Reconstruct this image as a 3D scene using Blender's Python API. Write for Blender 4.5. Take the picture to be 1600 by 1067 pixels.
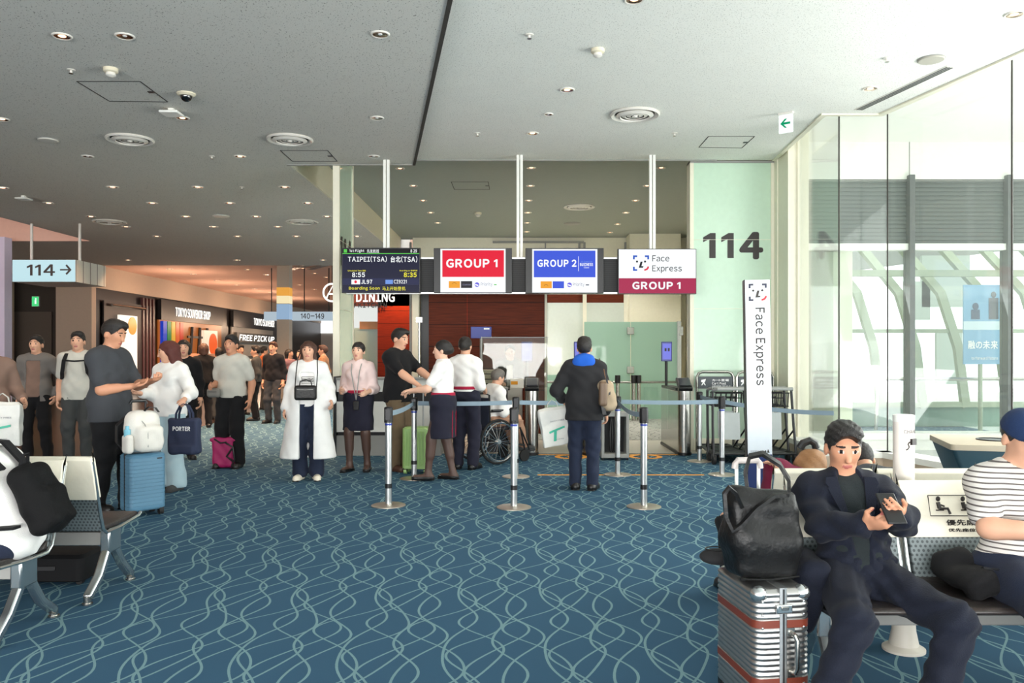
import bpy, bmesh, math, random
import numpy as np
from mathutils import Vector, Matrix, Euler
for _o in list(bpy.data.objects): bpy.data.objects.remove(_o)
S = bpy.context.scene; COL = S.collection; PI = math.pi
# ---------------------------------------------------------------- camera, sky, light, exposure
F, CX, CY, EYE = 1280.0, 810.0, 554.0, 1.455          # focal length (px of a 1600 px frame), horizon point, eye height
cam = bpy.data.cameras.new('camera'); cam.sensor_width = 36; cam.lens = 36*F/1600
cam.shift_x = (800-CX)/1600; cam.shift_y = (CY-533.5)/1600; cam.clip_start = .05; cam.clip_end = 400
camo = bpy.data.objects.new('camera', cam); COL.objects.link(camo)
camo.location = (0, 0, EYE); camo.rotation_euler = (PI/2, 0, 0); S.camera = camo
W = bpy.data.worlds.new('sky'); S.world = W; W.use_nodes = True
wn = W.node_tree.nodes; wl = W.node_tree.links
bg = wn['Background']; bg.inputs['Strength'].default_value = .95
gr = wn.new('ShaderNodeTexGradient'); tc = wn.new('ShaderNodeTexCoord'); mp = wn.new('ShaderNodeMapping'); cr = wn.new('ShaderNodeValToRGB')
mp.inputs['Rotation'].default_value = (0, PI/2, 0); mp.inputs['Scale'].default_value = (.5, .5, .5); mp.inputs['Location'].default_value = (.5, 0, 0)
cr.color_ramp.elements[0].color = (.86, .93, 1, 1); cr.color_ramp.elements[1].color = (1, 1, .97, 1)
wl.new(tc.outputs['Generated'], mp.inputs['Vector']); wl.new(mp.outputs['Vector'], gr.inputs['Vector'])
wl.new(gr.outputs['Fac'], cr.inputs['Fac']); wl.new(cr.outputs['Color'], bg.inputs['Color'])
S.view_settings.view_transform = 'Standard'; S.view_settings.look = 'None'
EXPO = 1.36; GE = 2**-EXPO; S.view_settings.exposure = EXPO; S.view_settings.gamma = 1; S.view_settings.use_curve_mapping = False
S.cycles.max_bounces = 10; S.cycles.diffuse_bounces = 5; S.cycles.transparent_max_bounces = 16; S.cycles.sample_clamp_indirect = 6
S.cycles.caustics_reflective = False; S.cycles.caustics_refractive = False
def area(name, loc, rot, sx, sy, power, col=(1, 1, 1)):
    l = bpy.data.lights.new(name, 'AREA'); l.shape = 'RECTANGLE'; l.size = sx; l.size_y = sy; l.energy = power; l.color = col
    o = bpy.data.objects.new(name, l); COL.objects.link(o); o.location = loc; o.rotation_euler = rot; return o
def spot(name, loc, power, col=(1, .62, .38), ang=110, r=.06, blend=.6):
    l = bpy.data.lights.new(name, 'SPOT'); l.energy = power; l.color = col; l.spot_size = math.radians(ang); l.spot_blend = blend; l.shadow_soft_size = r
    o = bpy.data.objects.new(name, l); COL.objects.link(o); o.location = loc; return o
# daylight through the right window walls; added uplights right and rear brighten the ceiling
area('sky_light_right_windows', (7.2, 4.5, 3.0), (0, math.radians(80), math.radians(13)), 2.6, 9, 185, (1, .985, .985))
area('ceiling_uplight_right', (9.3, 3.6, .4), (0, math.radians(124), math.radians(13)), 1.8, 11, 340, (1, .975, .97))
area('ceiling_uplight_rear', (-2, -7.8, 1.2), (math.radians(128), 0, 0), 17, 1.8, 960, (1, .985, .965))
area('apron_light_bridge_window', (6.2, 12.2, 1.6), (math.radians(-115), 0, 0), 4, 2, 30, (.97, 1, 1))
# added fill lights: shop light spill along the concourse, warm fill for the atrium
for _y in (31, 36, 41, 46):
    l = bpy.data.lights.new('shop_fill_light', 'POINT'); l.energy = 60; l.color = (1, .68, .46); l.shadow_soft_size = .2
    o = bpy.data.objects.new('shop_fill_light', l); COL.objects.link(o); o.location = (-12.8, _y, 3.0)
area('atrium_fill_light', (-15.5, 9, 4.9), (math.radians(90), 0, 0), 7, .6, 110, (1, .78, .72))  # added fill aimed at the end face of the recess
# ---------------------------------------------------------------- helpers
def lin(c):
    r = []
    for v in c[:3]:
        v /= 255.0; r.append(v/12.92 if v <= .04045 else ((v+.055)/1.055)**2.4)
    return (*r, 1.0)
def X(px, d): return (px-CX)*d/F
def Z(py, d): return EYE+(CY-py)*d/F
def P(px, py, d): return Vector((X(px, d), d, Z(py, d)))
def FL(px, py):
    d = EYE*F/(py-CY); return X(px, d), d
def ON(px, py, z):
    d = (z-EYE)*F/(CY-py); return Vector((X(px, d), d, z))
MATS = {}
def mat(name, rgb, rough=.55, metal=0, var=.05, ns=14, bump=0, bs=160, emit=0, coat=0, sheen=0, trans=0, spec=.5):
    if name in MATS: return MATS[name]
    m = bpy.data.materials.new(name); m.use_nodes = True; MATS[name] = m
    n, l = m.node_tree.nodes, m.node_tree.links; b = n['Principled BSDF']
    c = lin(rgb)
    b.inputs['Roughness'].default_value = rough; b.inputs['Metallic'].default_value = metal
    b.inputs['Coat Weight'].default_value = coat; b.inputs['Sheen Weight'].default_value = sheen
    b.inputs['Specular IOR Level'].default_value = spec
    t = n.new('ShaderNodeTexCoord'); nz = n.new('ShaderNodeTexNoise'); nz.inputs['Scale'].default_value = ns; nz.inputs['Detail'].default_value = 3
    l.new(t.outputs['Object'], nz.inputs['Vector'])
    mx = n.new('ShaderNodeMix'); mx.data_type = 'RGBA'
    mx.inputs[6].default_value = tuple(v*(1-var) for v in c[:3])+(1,); mx.inputs[7].default_value = tuple(min(1, v*(1+var)) for v in c[:3])+(1,)
    l.new(nz.outputs['Fac'], mx.inputs[0]); l.new(mx.outputs[2], b.inputs['Base Color'])
    if bump:
        n2 = n.new('ShaderNodeTexNoise'); n2.inputs['Scale'].default_value = bs; n2.inputs['Detail'].default_value = 2
        l.new(t.outputs['Object'], n2.inputs['Vector']); bp = n.new('ShaderNodeBump'); bp.inputs['Strength'].default_value = bump; bp.inputs['Distance'].default_value = .01
        l.new(n2.outputs['Fac'], bp.inputs['Height']); l.new(bp.outputs['Normal'], b.inputs['Normal'])
    if emit:
        l.new(mx.outputs[2], b.inputs['Emission Color']); b.inputs['Emission Strength'].default_value = emit*GE
        dk = tuple(v*.05 for v in c[:3])+(1,); b.inputs['Specular IOR Level'].default_value = .12
        l.remove(b.inputs['Base Color'].links[0]); b.inputs['Base Color'].default_value = dk
    if trans:
        out = n['Material Output']; tr = n.new('ShaderNodeBsdfTransparent'); ms = n.new('ShaderNodeMixShader')
        tr.inputs['Color'].default_value = tuple(.5+.5*v for v in c[:3])+(1,)
        ms.inputs[0].default_value = trans; l.new(b.outputs[0], ms.inputs[1]); l.new(tr.outputs[0], ms.inputs[2]); l.new(ms.outputs[0], out.inputs['Surface'])
    return m
def glass(name, tint, refl=.06, haze=0, hc=(235, 245, 238)):
    if name in MATS: return MATS[name]
    m = bpy.data.materials.new(name); m.use_nodes = True; MATS[name] = m
    n, l = m.node_tree.nodes, m.node_tree.links; n.remove(n['Principled BSDF']); out = n['Material Output']
    tr = n.new('ShaderNodeBsdfTransparent'); tr.inputs[0].default_value = lin(tint)
    gl = n.new('ShaderNodeBsdfGlossy'); gl.inputs['Roughness'].default_value = .02
    fr = n.new('ShaderNodeLayerWeight'); fr.inputs[0].default_value = .15
    mm = n.new('ShaderNodeMath'); mm.operation = 'MULTIPLY_ADD'; mm.inputs[1].default_value = .5; mm.inputs[2].default_value = refl; mm.use_clamp = True
    l.new(fr.outputs['Fresnel'], mm.inputs[0])
    ms = n.new('ShaderNodeMixShader'); l.new(mm.outputs[0], ms.inputs[0]); l.new(tr.outputs[0], ms.inputs[1]); l.new(gl.outputs[0], ms.inputs[2])
    last = ms
    if haze:
        df = n.new('ShaderNodeBsdfDiffuse'); df.inputs[0].default_value = lin(hc); tl = n.new('ShaderNodeBsdfTranslucent'); tl.inputs[0].default_value = lin(hc)
        mt = n.new('ShaderNodeMixShader'); mt.inputs[0].default_value = .45; l.new(df.outputs[0], mt.inputs[1]); l.new(tl.outputs[0], mt.inputs[2])
        mh = n.new('ShaderNodeMixShader'); mh.inputs[0].default_value = haze; l.new(last.outputs[0], mh.inputs[1]); l.new(mt.outputs[0], mh.inputs[2]); last = mh
    l.new(last.outputs[0], out.inputs['Surface']); return m
class MB:
    def __init__(s): s.b = bmesh.new()
    def _add(s, vs, fs, m=0):
        v = [s.b.verts.new(Vector(p)) for p in vs]
        for f in fs:
            try: q = s.b.faces.new([v[i] for i in f]); q.material_index = m
            except ValueError: pass
        return s
    def box(s, c, d, R=None, m=0):
        R = R.to_matrix() if isinstance(R, Euler) else (R or Matrix.Identity(3)); c = Vector(c)
        vs = [c+R@Vector((x*d[0]/2, y*d[1]/2, z*d[2]/2)) for x in (-1, 1) for y in (-1, 1) for z in (-1, 1)]
        return s._add(vs, [(0, 1, 3, 2), (4, 6, 7, 5), (0, 4, 5, 1), (2, 3, 7, 6), (0, 2, 6, 4), (1, 5, 7, 3)], m)
    def bb(s, a, b, m=0): return s.box([(a[i]+b[i])/2 for i in range(3)], [abs(b[i]-a[i]) for i in range(3)], None, m)
    def cyl(s, p, q, r, r2=None, n=16, m=0, cap=True):
        p, q = Vector(p), Vector(q); r2 = r if r2 is None else r2; d = (q-p).normalized()
        u = d.orthogonal().normalized(); w = d.cross(u)
        vs = [p+(u*math.cos(a)+w*math.sin(a))*r for a in [2*PI*i/n for i in range(n)]]+[q+(u*math.cos(a)+w*math.sin(a))*r2 for a in [2*PI*i/n for i in range(n)]]
        fs = [(i, (i+1) % n, n+(i+1) % n, n+i) for i in range(n)]
        if cap: fs += [tuple(range(n))[::-1], tuple(range(n, 2*n))]
        return s._add(vs, fs, m)
    def tube(s, pts, r, n=8, m=0, closed=False, ry=None):
        pts = [Vector(p) for p in pts]; N = len(pts); vs = []; u = None
        for i, p in enumerate(pts):
            a = pts[i-1] if (i or closed) else p; b = pts[(i+1) % N] if (i < N-1 or closed) else p
            d = (b-a).normalized()
            if u is None: u = d.orthogonal().normalized()
            u = (u-d*u.dot(d)).normalized(); w = d.cross(u); rr = r[i] if isinstance(r, (list, tuple)) else r
            for k in range(n):
                t = 2*PI*k/n; vs.append(p+u*math.cos(t)*rr+w*math.sin(t)*(ry or rr))
        fs = [(i*n+k, i*n+(k+1) % n, ((i+1) % N)*n+(k+1) % n, ((i+1) % N)*n+k) for i in range(N if closed else N-1) for k in range(n)]
        if not closed: fs += [tuple(range(n))[::-1], tuple(range((N-1)*n, N*n))]
        return s._add(vs, fs, m)
    def ribbon(s, pts, w, t, up=(0, 0, 1), m=0):                    # flat strap: width w along `up`, thickness t
        pts = [Vector(p) for p in pts]; N = len(pts); vs = []; up = Vector(up).normalized()
        for i, p in enumerate(pts):
            d = (pts[min(i+1, N-1)]-pts[max(i-1, 0)]).normalized(); q = d.cross(up).normalized(); 
            for a, b in ((-1, -1), (1, -1), (1, 1), (-1, 1)): vs.append(p+up*(a*w/2)+q*(b*t/2))
        fs = [(i*4+k, i*4+(k+1) % 4, i*4+4+(k+1) % 4, i*4+4+k) for i in range(N-1) for k in range(4)]+[(0, 1, 2, 3), tuple(range(4*N-4, 4*N))]
        return s._add(vs, fs, m)
    def prism(s, poly, ax, a, b, m=0):
        mk = {'x': lambda u, v, t: (t, u, v), 'y': lambda u, v, t: (u, t, v), 'z': lambda u, v, t: (u, v, t)}[ax]; n = len(poly)
        vs = [mk(u, v, a) for u, v in poly]+[mk(u, v, b) for u, v in poly]
        return s._add(vs, [(i, (i+1) % n, n+(i+1) % n, n+i) for i in range(n)]+[tuple(range(n))[::-1], tuple(range(n, 2*n))], m)
    def lathe(s, prof, c=(0, 0, 0), n=28, m=0):
        c = Vector(c); vs = []; k = len(prof)
        for i in range(n):
            a = 2*PI*i/n
            for r, z in prof: vs.append(c+Vector((max(r, 1e-4)*math.cos(a), max(r, 1e-4)*math.sin(a), z)))
        return s._add(vs, [(i*k+j, ((i+1) % n)*k+j, ((i+1) % n)*k+j+1, i*k+j+1) for i in range(n) for j in range(k-1)], m)
    def sph(s, c, r, n=14, m=0, R=None):
        r = (r, r, r) if not hasattr(r, '__len__') else r; c = Vector(c); R = R or Matrix.Identity(3); vs = []
        for j in range(n//2+1):
            t = PI*j/(n//2)
            for i in range(n):
                a = 2*PI*i/n; vs.append(c+R@Vector((r[0]*max(math.sin(t), 1e-3)*math.cos(a), r[1]*max(math.sin(t), 1e-3)*math.sin(a), r[2]*math.cos(t))))
        return s._add(vs, [(j*n+i, j*n+(i+1) % n, (j+1)*n+(i+1) % n, (j+1)*n+i) for j in range(n//2) for i in range(n)], m)
    def quad(s, vs, m=0): return s._add(vs, [tuple(range(len(vs)))], m)
    def build(s, name, mats, parent=None, bev=0, smooth=True, seg=2, loc=None, ang=35, fixn=True):
        if fixn: bmesh.ops.recalc_face_normals(s.b, faces=s.b.faces)
        me = bpy.data.meshes.new(name); s.b.to_mesh(me); s.b.free()
        for mm in (mats if isinstance(mats, (list, tuple)) else [mats]): me.materials.append(mm)
        if smooth:
            me.polygons.foreach_set('use_smooth', [True]*len(me.polygons)); me.set_sharp_from_angle(angle=math.radians(ang))
        o = bpy.data.objects.new(name, me); COL.objects.link(o)
        if parent: o.parent = parent
        if loc is not None: o.location = loc
        if bev:
            md = o.modifiers.new('bevel', 'BEVEL'); md.width = bev; md.segments = seg; md.limit_method = 'ANGLE'; md.harden_normals = False
        return o
def tag(o, label, cat, group=None):
    o['label'] = label; o['category'] = cat
    if group: o['group'] = group
    return o
def T(name, label, cat, loc=(0, 0, 0), rz=0, group=None):
    o = bpy.data.objects.new(name, None); o.empty_display_size = .1; COL.objects.link(o)
    o.location = loc; o.rotation_euler = (0, 0, math.radians(rz)); return tag(o, label, cat, group)
def struct(o): o['kind'] = 'structure'; return o
def plab(o, s): o['label'] = s; return o
def dup(o, parent=None):
    c = o.copy(); COL.objects.link(c)
    if parent: c.parent = parent
    for ch in list(o.children): dup(ch, c)
    return c
def copy_thing(o, loc, rz=None, label=None, group=None):
    c = dup(o); c.location = loc
    if rz is not None: c.rotation_euler = (0, 0, math.radians(rz))
    if label: c['label'] = label
    if group: c['group'] = group
    return c
def arc(c, r, a0, a1, n, ax='x'):
    o = []
    for i in range(n+1):
        a = math.radians(a0+(a1-a0)*i/n); u, v = r*math.cos(a), r*math.sin(a)
        o.append(Vector(c)+Vector({'x': (0, u, v), 'y': (u, 0, v), 'z': (u, v, 0)}[ax]))
    return o
GLY = {}
def glyph(ch, bold):
    if (ch, bold) in GLY: return GLY[ch, bold]
    if ch == '1':                                            # plain flagged numeral without a foot
        w = .085+1.9*bold; v = np.array([(.17, 0, 0), (.17+w, 0, 0), (.17+w, .74, 0), (.17+.15*w, .74, 0), (0, .615, 0), (0, .615-.8*w-.01, 0), (.17, .62-.35*w, 0)], np.float32)
        GLY[ch, bold] = (v, [tuple(range(7))], .17+w); return GLY[ch, bold]
    cu = bpy.data.curves.new('g', 'FONT'); cu.body = chr(ord(ch)+0xFEE0) if 33 <= ord(ch) < 127 else ch
    cu.size = 1; cu.resolution_u = 4; cu.fill_mode = 'FRONT'
    o = bpy.data.objects.new('g', cu); COL.objects.link(o); dg = bpy.context.evaluated_depsgraph_get(); dg.update()
    me = bpy.data.meshes.new_from_object(o.evaluated_get(dg)); bpy.data.objects.remove(o); bpy.data.curves.remove(cu)
    n = len(me.vertices); v = np.zeros(n*3, np.float32); me.vertices.foreach_get('co', v); v = v.reshape(-1, 3)
    v[:, 0] -= v[:, 0].min(); fs = [tuple(p.vertices) for p in me.polygons]; sh = [(0, 0)]+([(bold*.9*math.cos(k*PI/4), bold*.9*math.sin(k*PI/4)) for k in range(8)] if bold else [])
    vv = np.concatenate([v+np.array([x, y, .0004*k], np.float32) for k, (x, y) in enumerate(sh)]); ff = [tuple(i+n*k for i in f) for k in range(len(sh)) for f in fs]
    vv[:, 0] -= vv[:, 0].min(); GLY[ch, bold] = (vv, ff, float(vv[:, 0].max())); bpy.data.meshes.remove(me); return GLY[ch, bold]
def letters(name, txt, x0, x1, z0, z1, y, m, parent, bold=0, vert=False, t=.002, keep=False, shear=0):
    """writing facing local -y, fitted in the rectangle x0..x1, z0..z1 (vert: reads downwards)"""
    VS, FS, pen = [], [], 0.0
    for ch in txt:
        if ch == ' ': pen += .27; continue
        v, fs, wd = glyph(ch, bold); base = sum(len(q) for q in VS)
        q = v.copy(); q[:, 0] += pen+shear*q[:, 1]; VS.append(q); FS += [tuple(base+k for k in f) for f in fs]
        pen += wd+(.10 if ord(ch) < 256 else .07)+bold*1.2
    a = np.concatenate(VS); n = len(a); me = bpy.data.meshes.new(name); me.from_pydata(a.tolist(), [], FS); me.update()
    lo, hi = a.min(0), a.max(0); w, h = max(hi[0]-lo[0], 1e-4), max(hi[1]-lo[1], 1e-4)
    u = (a[:, 0]-lo[0])/w; v = (a[:, 1]-lo[1])/h; b = np.zeros_like(a); b[:, 1] = y+a[:, 2]
    if vert: b[:, 0] = x0+v*(x1-x0); b[:, 2] = z1-u*(z1-z0)
    else:
        if keep:
            k = (z1-z0)/h; x1 = x0+w*k if keep == 'l' else x1
            if keep == 'c': c = (x0+x1)/2; x0, x1 = c-w*k/2, c+w*k/2
            if keep == 'r': x0 = x1-w*k
        b[:, 0] = x0+u*(x1-x0); b[:, 2] = z0+v*(z1-z0)
    me.vertices.foreach_set('co', b.ravel()); me.update()
    bm = bmesh.new(); bm.from_mesh(me); bmesh.ops.recalc_face_normals(bm, faces=bm.faces)
    if t:
        r = bmesh.ops.extrude_face_region(bm, geom=list(bm.faces)); vs = [e for e in r['geom'] if isinstance(e, bmesh.types.BMVert)]
        bmesh.ops.translate(bm, verts=vs, vec=(0, t, 0)); bmesh.ops.recalc_face_normals(bm, faces=bm.faces)
    bm.to_mesh(me); bm.free(); me.materials.clear(); me.materials.append(m)
    o = bpy.data.objects.new(name, me); COL.objects.link(o); o.parent = parent; return o
# ---------------------------------------------------------------- implicit surfaces (bodies, clothes, soft bags)
def rc(a, b, ra, rb, k=.03, sy=1.0): return ('c', Vector(a), Vector(b), ra, rb, k)
def el(c, r, R=None, k=.04): return ('e', Vector(c), r, R or Matrix.Identity(3), 0, k)
def bxp(c, h, rr=.03, R=None, k=.02): return ('b', Vector(c), h, R or Matrix.Identity(3), rr, k)
def _bb(p):
    if p[0] == 'c':
        return (np.minimum(np.array(p[1])-p[3], np.array(p[2])-p[4]), np.maximum(np.array(p[1])+p[3], np.array(p[2])+p[4]))
    R = np.abs(np.array(p[3])); e = R@np.array(p[2]); c = np.array(p[1]); return c-e, c+e
def _ev(p, x, y, z):
    if p[0] == 'c':
        a = np.array(p[1], np.float32); b = np.array(p[2], np.float32); d = b-a; L = float(d@d)+1e-9
        t = np.clip(((x-a[0])*d[0]+(y-a[1])*d[1]+(z-a[2])*d[2])/L, 0, 1)
        return np.sqrt((x-a[0]-t*d[0])**2+(y-a[1]-t*d[1])**2+(z-a[2]-t*d[2])**2)-(p[3]+(p[4]-p[3])*t)
    R = np.array(p[3], np.float32); c = p[1]; x, y, z = x-c[0], y-c[1], z-c[2]
    u = R[0, 0]*x+R[1, 0]*y+R[2, 0]*z; v = R[0, 1]*x+R[1, 1]*y+R[2, 1]*z; w = R[0, 2]*x+R[1, 2]*y+R[2, 2]*z; r = p[2]
    if p[0] == 'e':
        k0 = np.sqrt((u/r[0])**2+(v/r[1])**2+(w/r[2])**2); k1 = np.sqrt((u/r[0]**2)**2+(v/r[1]**2)**2+(w/r[2]**2)**2)+1e-6
        return k0*(k0-1)/k1
    rr = p[4]; qx, qy, qz = np.abs(u)-r[0]+rr, np.abs(v)-r[1]+rr, np.abs(w)-r[2]+rr
    return np.sqrt(np.maximum(qx, 0)**2+np.maximum(qy, 0)**2+np.maximum(qz, 0)**2)+np.minimum(np.maximum(qx, np.maximum(qy, qz)), 0)-rr
def isosurf(prims, h, off=0, cut=(), planes=(), wr=0, wf=36, seed=0):
    bbs = [_bb(p) for p in prims]; lo = np.min([b[0] for b in bbs], 0)-off-3*h-wr; hi = np.max([b[1] for b in bbs], 0)+off+3*h+wr
    n = np.ceil((hi-lo)/h).astype(int)+1
    ax = [(lo[i]+h*np.arange(n[i])).astype(np.float32) for i in range(3)]
    f = np.full(n, 1.0, np.float32); mg = off+.07
    def region(bb):
        a = np.clip(((bb[0]-mg-lo)/h).astype(int), 0, n-1); b = np.clip(((bb[1]+mg-lo)/h).astype(int)+2, 1, n)
        return tuple(slice(a[i], b[i]) for i in range(3)), ax[0][a[0]:b[0], None, None], ax[1][None, a[1]:b[1], None], ax[2][None, None, a[2]:b[2]]
    for p, bb in zip(prims, bbs):
        sl, x, y, z = region(bb); d = _ev(p, x, y, z); k = p[5]; g = f[sl]
        q = np.maximum(k-np.abs(g-d), 0)/k; f[sl] = np.minimum(g, d)-q*q*k*.25
    f -= off
    x, y, z = ax[0][:, None, None], ax[1][None, :, None], ax[2][None, None, :]
    if wr: f += wr*(np.sin(wf*(z+.5*x)+seed+2.5*np.sin(13*x+seed)+1.7*np.sin(17*y))*.7+.5*np.sin(wf*1.9*(z*.6-.6*x)+2*np.sin(11*z+seed)))
    for p in cut:
        sl, xx, yy, zz = region(_bb(p)); f[sl] = np.maximum(f[sl], -_ev(p, xx, yy, zz))
    for nrm, c in planes: f = np.maximum(f, nrm[0]*x+nrm[1]*y+nrm[2]*z-c)
    f[0] = f[-1] = 1; f[:, 0] = f[:, -1] = 1; f[:, :, 0] = f[:, :, -1] = 1
    s = f < 0; cs = np.zeros(n-1, np.int8); cn = [(i, j, k) for i in (0, 1) for j in (0, 1) for k in (0, 1)]
    cut_ = lambda a, i, j, k: a[i:i+n[0]-1, j:j+n[1]-1, k:k+n[2]-1]
    for c in cn: cs += cut_(s, *c)
    act = (cs > 0) & (cs < 8); ix = np.argwhere(act); vals = [cut_(f, *c)[act] for c in cn]
    acc = np.zeros((len(ix), 3)); cnt = np.zeros(len(ix))
    for i in range(8):
        for j in range(i+1, 8):
            df = [cn[j][t]-cn[i][t] for t in range(3)]
            if sum(map(abs, df)) != 1: continue
            a, b = vals[i], vals[j]; mk = (a < 0) != (b < 0); t = np.where(mk, a/(a-b+1e-12), 0)
            acc += np.where(mk[:, None], np.array(cn[i])+t[:, None]*np.array(df), 0); cnt += mk
    V = lo+h*(ix+acc/cnt[:, None]); idg = np.full(act.shape, -1, np.int32); idg[act] = np.arange(len(ix)); Q = []
    for a in range(3):
        sa = [slice(None)]*3; sb = [slice(None)]*3; sa[a] = slice(0, -1); sb[a] = slice(1, None)
        e = s[tuple(sa)] != s[tuple(sb)]; ii = np.argwhere(e); u, v = (a+1) % 3, (a+2) % 3
        ii = ii[(ii[:, u] > 0) & (ii[:, v] > 0)]
        du = np.zeros(3, int); du[u] = 1; dv = np.zeros(3, int); dv[v] = 1
        g = lambda t: idg[t[:, 0], t[:, 1], t[:, 2]]
        q = np.stack([g(ii-du-dv), g(ii-dv), g(ii), g(ii-du)], 1); fl = s[ii[:, 0], ii[:, 1], ii[:, 2]]
        q[~fl] = q[~fl][:, ::-1]; Q.append(q)
    Q = np.concatenate(Q); return V, Q[(Q >= 0).all(1)]
def npmesh(name, V, Q, mats, parent=None, mi=None):
    me = bpy.data.meshes.new(name); me.vertices.add(len(V)); me.vertices.foreach_set('co', np.asarray(V, np.float32).ravel())
    me.loops.add(len(Q)*4); me.loops.foreach_set('vertex_index', Q.astype(np.int32).ravel()); me.polygons.add(len(Q))
    me.polygons.foreach_set('loop_start', np.arange(0, 4*len(Q), 4, dtype=np.int32))
    for mm in (mats if isinstance(mats, (list, tuple)) else [mats]): me.materials.append(mm)
    if mi is not None: me.polygons.foreach_set('material_index', mi.astype(np.int32))
    me.polygons.foreach_set('use_smooth', [True]*len(Q)); me.update(calc_edges=True); me.validate()
    o = bpy.data.objects.new(name, me); COL.objects.link(o)
    if parent: o.parent = parent
    return o
def soft(name, prims, h, m, parent, **k):
    V, Q = isosurf(prims, h, **k); return npmesh(name, V, Q, m, parent)
# ================================================================ materials
def math_node(n, l, op, a, b=None, clamp=False):
    q = n.new('ShaderNodeMath'); q.operation = op; q.use_clamp = clamp
    for i, v in enumerate((a, b)):
        if v is None: continue
        if isinstance(v, (int, float)): q.inputs[i].default_value = v
        else: l.new(v, q.inputs[i])
    return q.outputs[0]
def carpet_mat(name, base, line, wmul=1.0):
    m = mat(name, base, .95, 0, .10, 220, .25, 420, spec=.1); n, l = m.node_tree.nodes, m.node_tree.links; b = n['Principled BSDF']
    t = n.new('ShaderNodeTexCoord'); sp = n.new('ShaderNodeSeparateXYZ'); l.new(t.outputs['Object'], sp.inputs[0]); x, y = sp.outputs[0], sp.outputs[1]
    # waving yarn lines that cross and part, repeating every 0.50 x 1.05 m
    fam = [(.04, .125, .0, .022, .6), (.06, .12, 2.9, .022, 2.2), (.20, .085, 4.6, .012, .3), (.27, .10, 1.5, .014, 1.0), (.35, .165, 3.9, .02, 2.6), (.44, .07, 5.9, .012, 4.1), (.15, .15, .9, .015, 5.2)]
    best = None; w = 2*PI/1.05
    for c, a1, p1, a2, p2 in fam:
        s1 = math_node(n, l, 'MULTIPLY', math_node(n, l, 'SINE', math_node(n, l, 'MULTIPLY_ADD', y, w)), a1)
        s1.node.inputs[0].links[0].from_node.inputs[0].links[0].from_node.inputs[2].default_value = p1
        s2 = math_node(n, l, 'MULTIPLY', math_node(n, l, 'SINE', math_node(n, l, 'MULTIPLY_ADD', y, 2*w)), a2)
        s2.node.inputs[0].links[0].from_node.inputs[0].links[0].from_node.inputs[2].default_value = p2
        d = math_node(n, l, 'SUBTRACT', math_node(n, l, 'SUBTRACT', x, s1), math_node(n, l, 'ADD', s2, c))
        d = math_node(n, l, 'ABSOLUTE', math_node(n, l, 'SUBTRACT', math_node(n, l, 'FLOORED_MODULO', d, .5), .25))
        best = d if best is None else math_node(n, l, 'MINIMUM', best, d)
    wob = n.new('ShaderNodeTexNoise'); wob.inputs['Scale'].default_value = 140; l.new(t.outputs['Object'], wob.inputs['Vector'])
    best = math_node(n, l, 'ADD', best, math_node(n, l, 'MULTIPLY', math_node(n, l, 'SUBTRACT', wob.outputs['Fac'], .5), .004))
    fac = math_node(n, l, 'LESS_THAN', best, .0068*wmul)
    old = b.inputs['Base Color'].links[0].from_socket
    mx = n.new('ShaderNodeMix'); mx.data_type = 'RGBA'; l.new(fac, mx.inputs[0]); l.new(old, mx.inputs[6]); mx.inputs[7].default_value = lin(line)
    l.new(mx.outputs[2], b.inputs['Base Color']); return m
def speck_mat(name, rgb, dark, th=.66, sc=95):
    m = mat(name, rgb, .9, 0, .03, 3, .3, 120); n, l = m.node_tree.nodes, m.node_tree.links; b = n['Principled BSDF']
    t = n.new('ShaderNodeTexCoord'); nz = n.new('ShaderNodeTexNoise'); nz.inputs['Scale'].default_value = sc; nz.inputs['Detail'].default_value = 1.5
    mp = n.new('ShaderNodeMapping'); mp.inputs['Scale'].default_value = (1, .55, 1); mp.inputs['Rotation'].default_value = (0, 0, .5)
    l.new(t.outputs['Object'], mp.inputs[0]); l.new(mp.outputs[0], nz.inputs['Vector'])
    f = math_node(n, l, 'GREATER_THAN', nz.outputs['Fac'], th); old = b.inputs['Base Color'].links[0].from_socket
    mx = n.new('ShaderNodeMix'); mx.data_type = 'RGBA'; l.new(f, mx.inputs[0]); l.new(old, mx.inputs[6]); mx.inputs[7].default_value = lin(dark)
    l.new(mx.outputs[2], b.inputs['Base Color']); return m
def stripe_mat(name, a, b_, axis, period, duty, rough=.6, metal=0, bump=0):
    m = mat(name, a, rough, metal); n, l = m.node_tree.nodes, m.node_tree.links; b = n['Principled BSDF']
    t = n.new('ShaderNodeTexCoord'); sp = n.new('ShaderNodeSeparateXYZ'); l.new(t.outputs['Object'], sp.inputs[0])
    v = math_node(n, l, 'FLOORED_MODULO', sp.outputs[axis], period); f = math_node(n, l, 'LESS_THAN', v, period*duty)
    old = b.inputs['Base Color'].links[0].from_socket
    mx = n.new('ShaderNodeMix'); mx.data_type = 'RGBA'; l.new(f, mx.inputs[0]); l.new(old, mx.inputs[6]); mx.inputs[7].default_value = lin(b_)
    l.new(mx.outputs[2], b.inputs['Base Color']); return m
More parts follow.
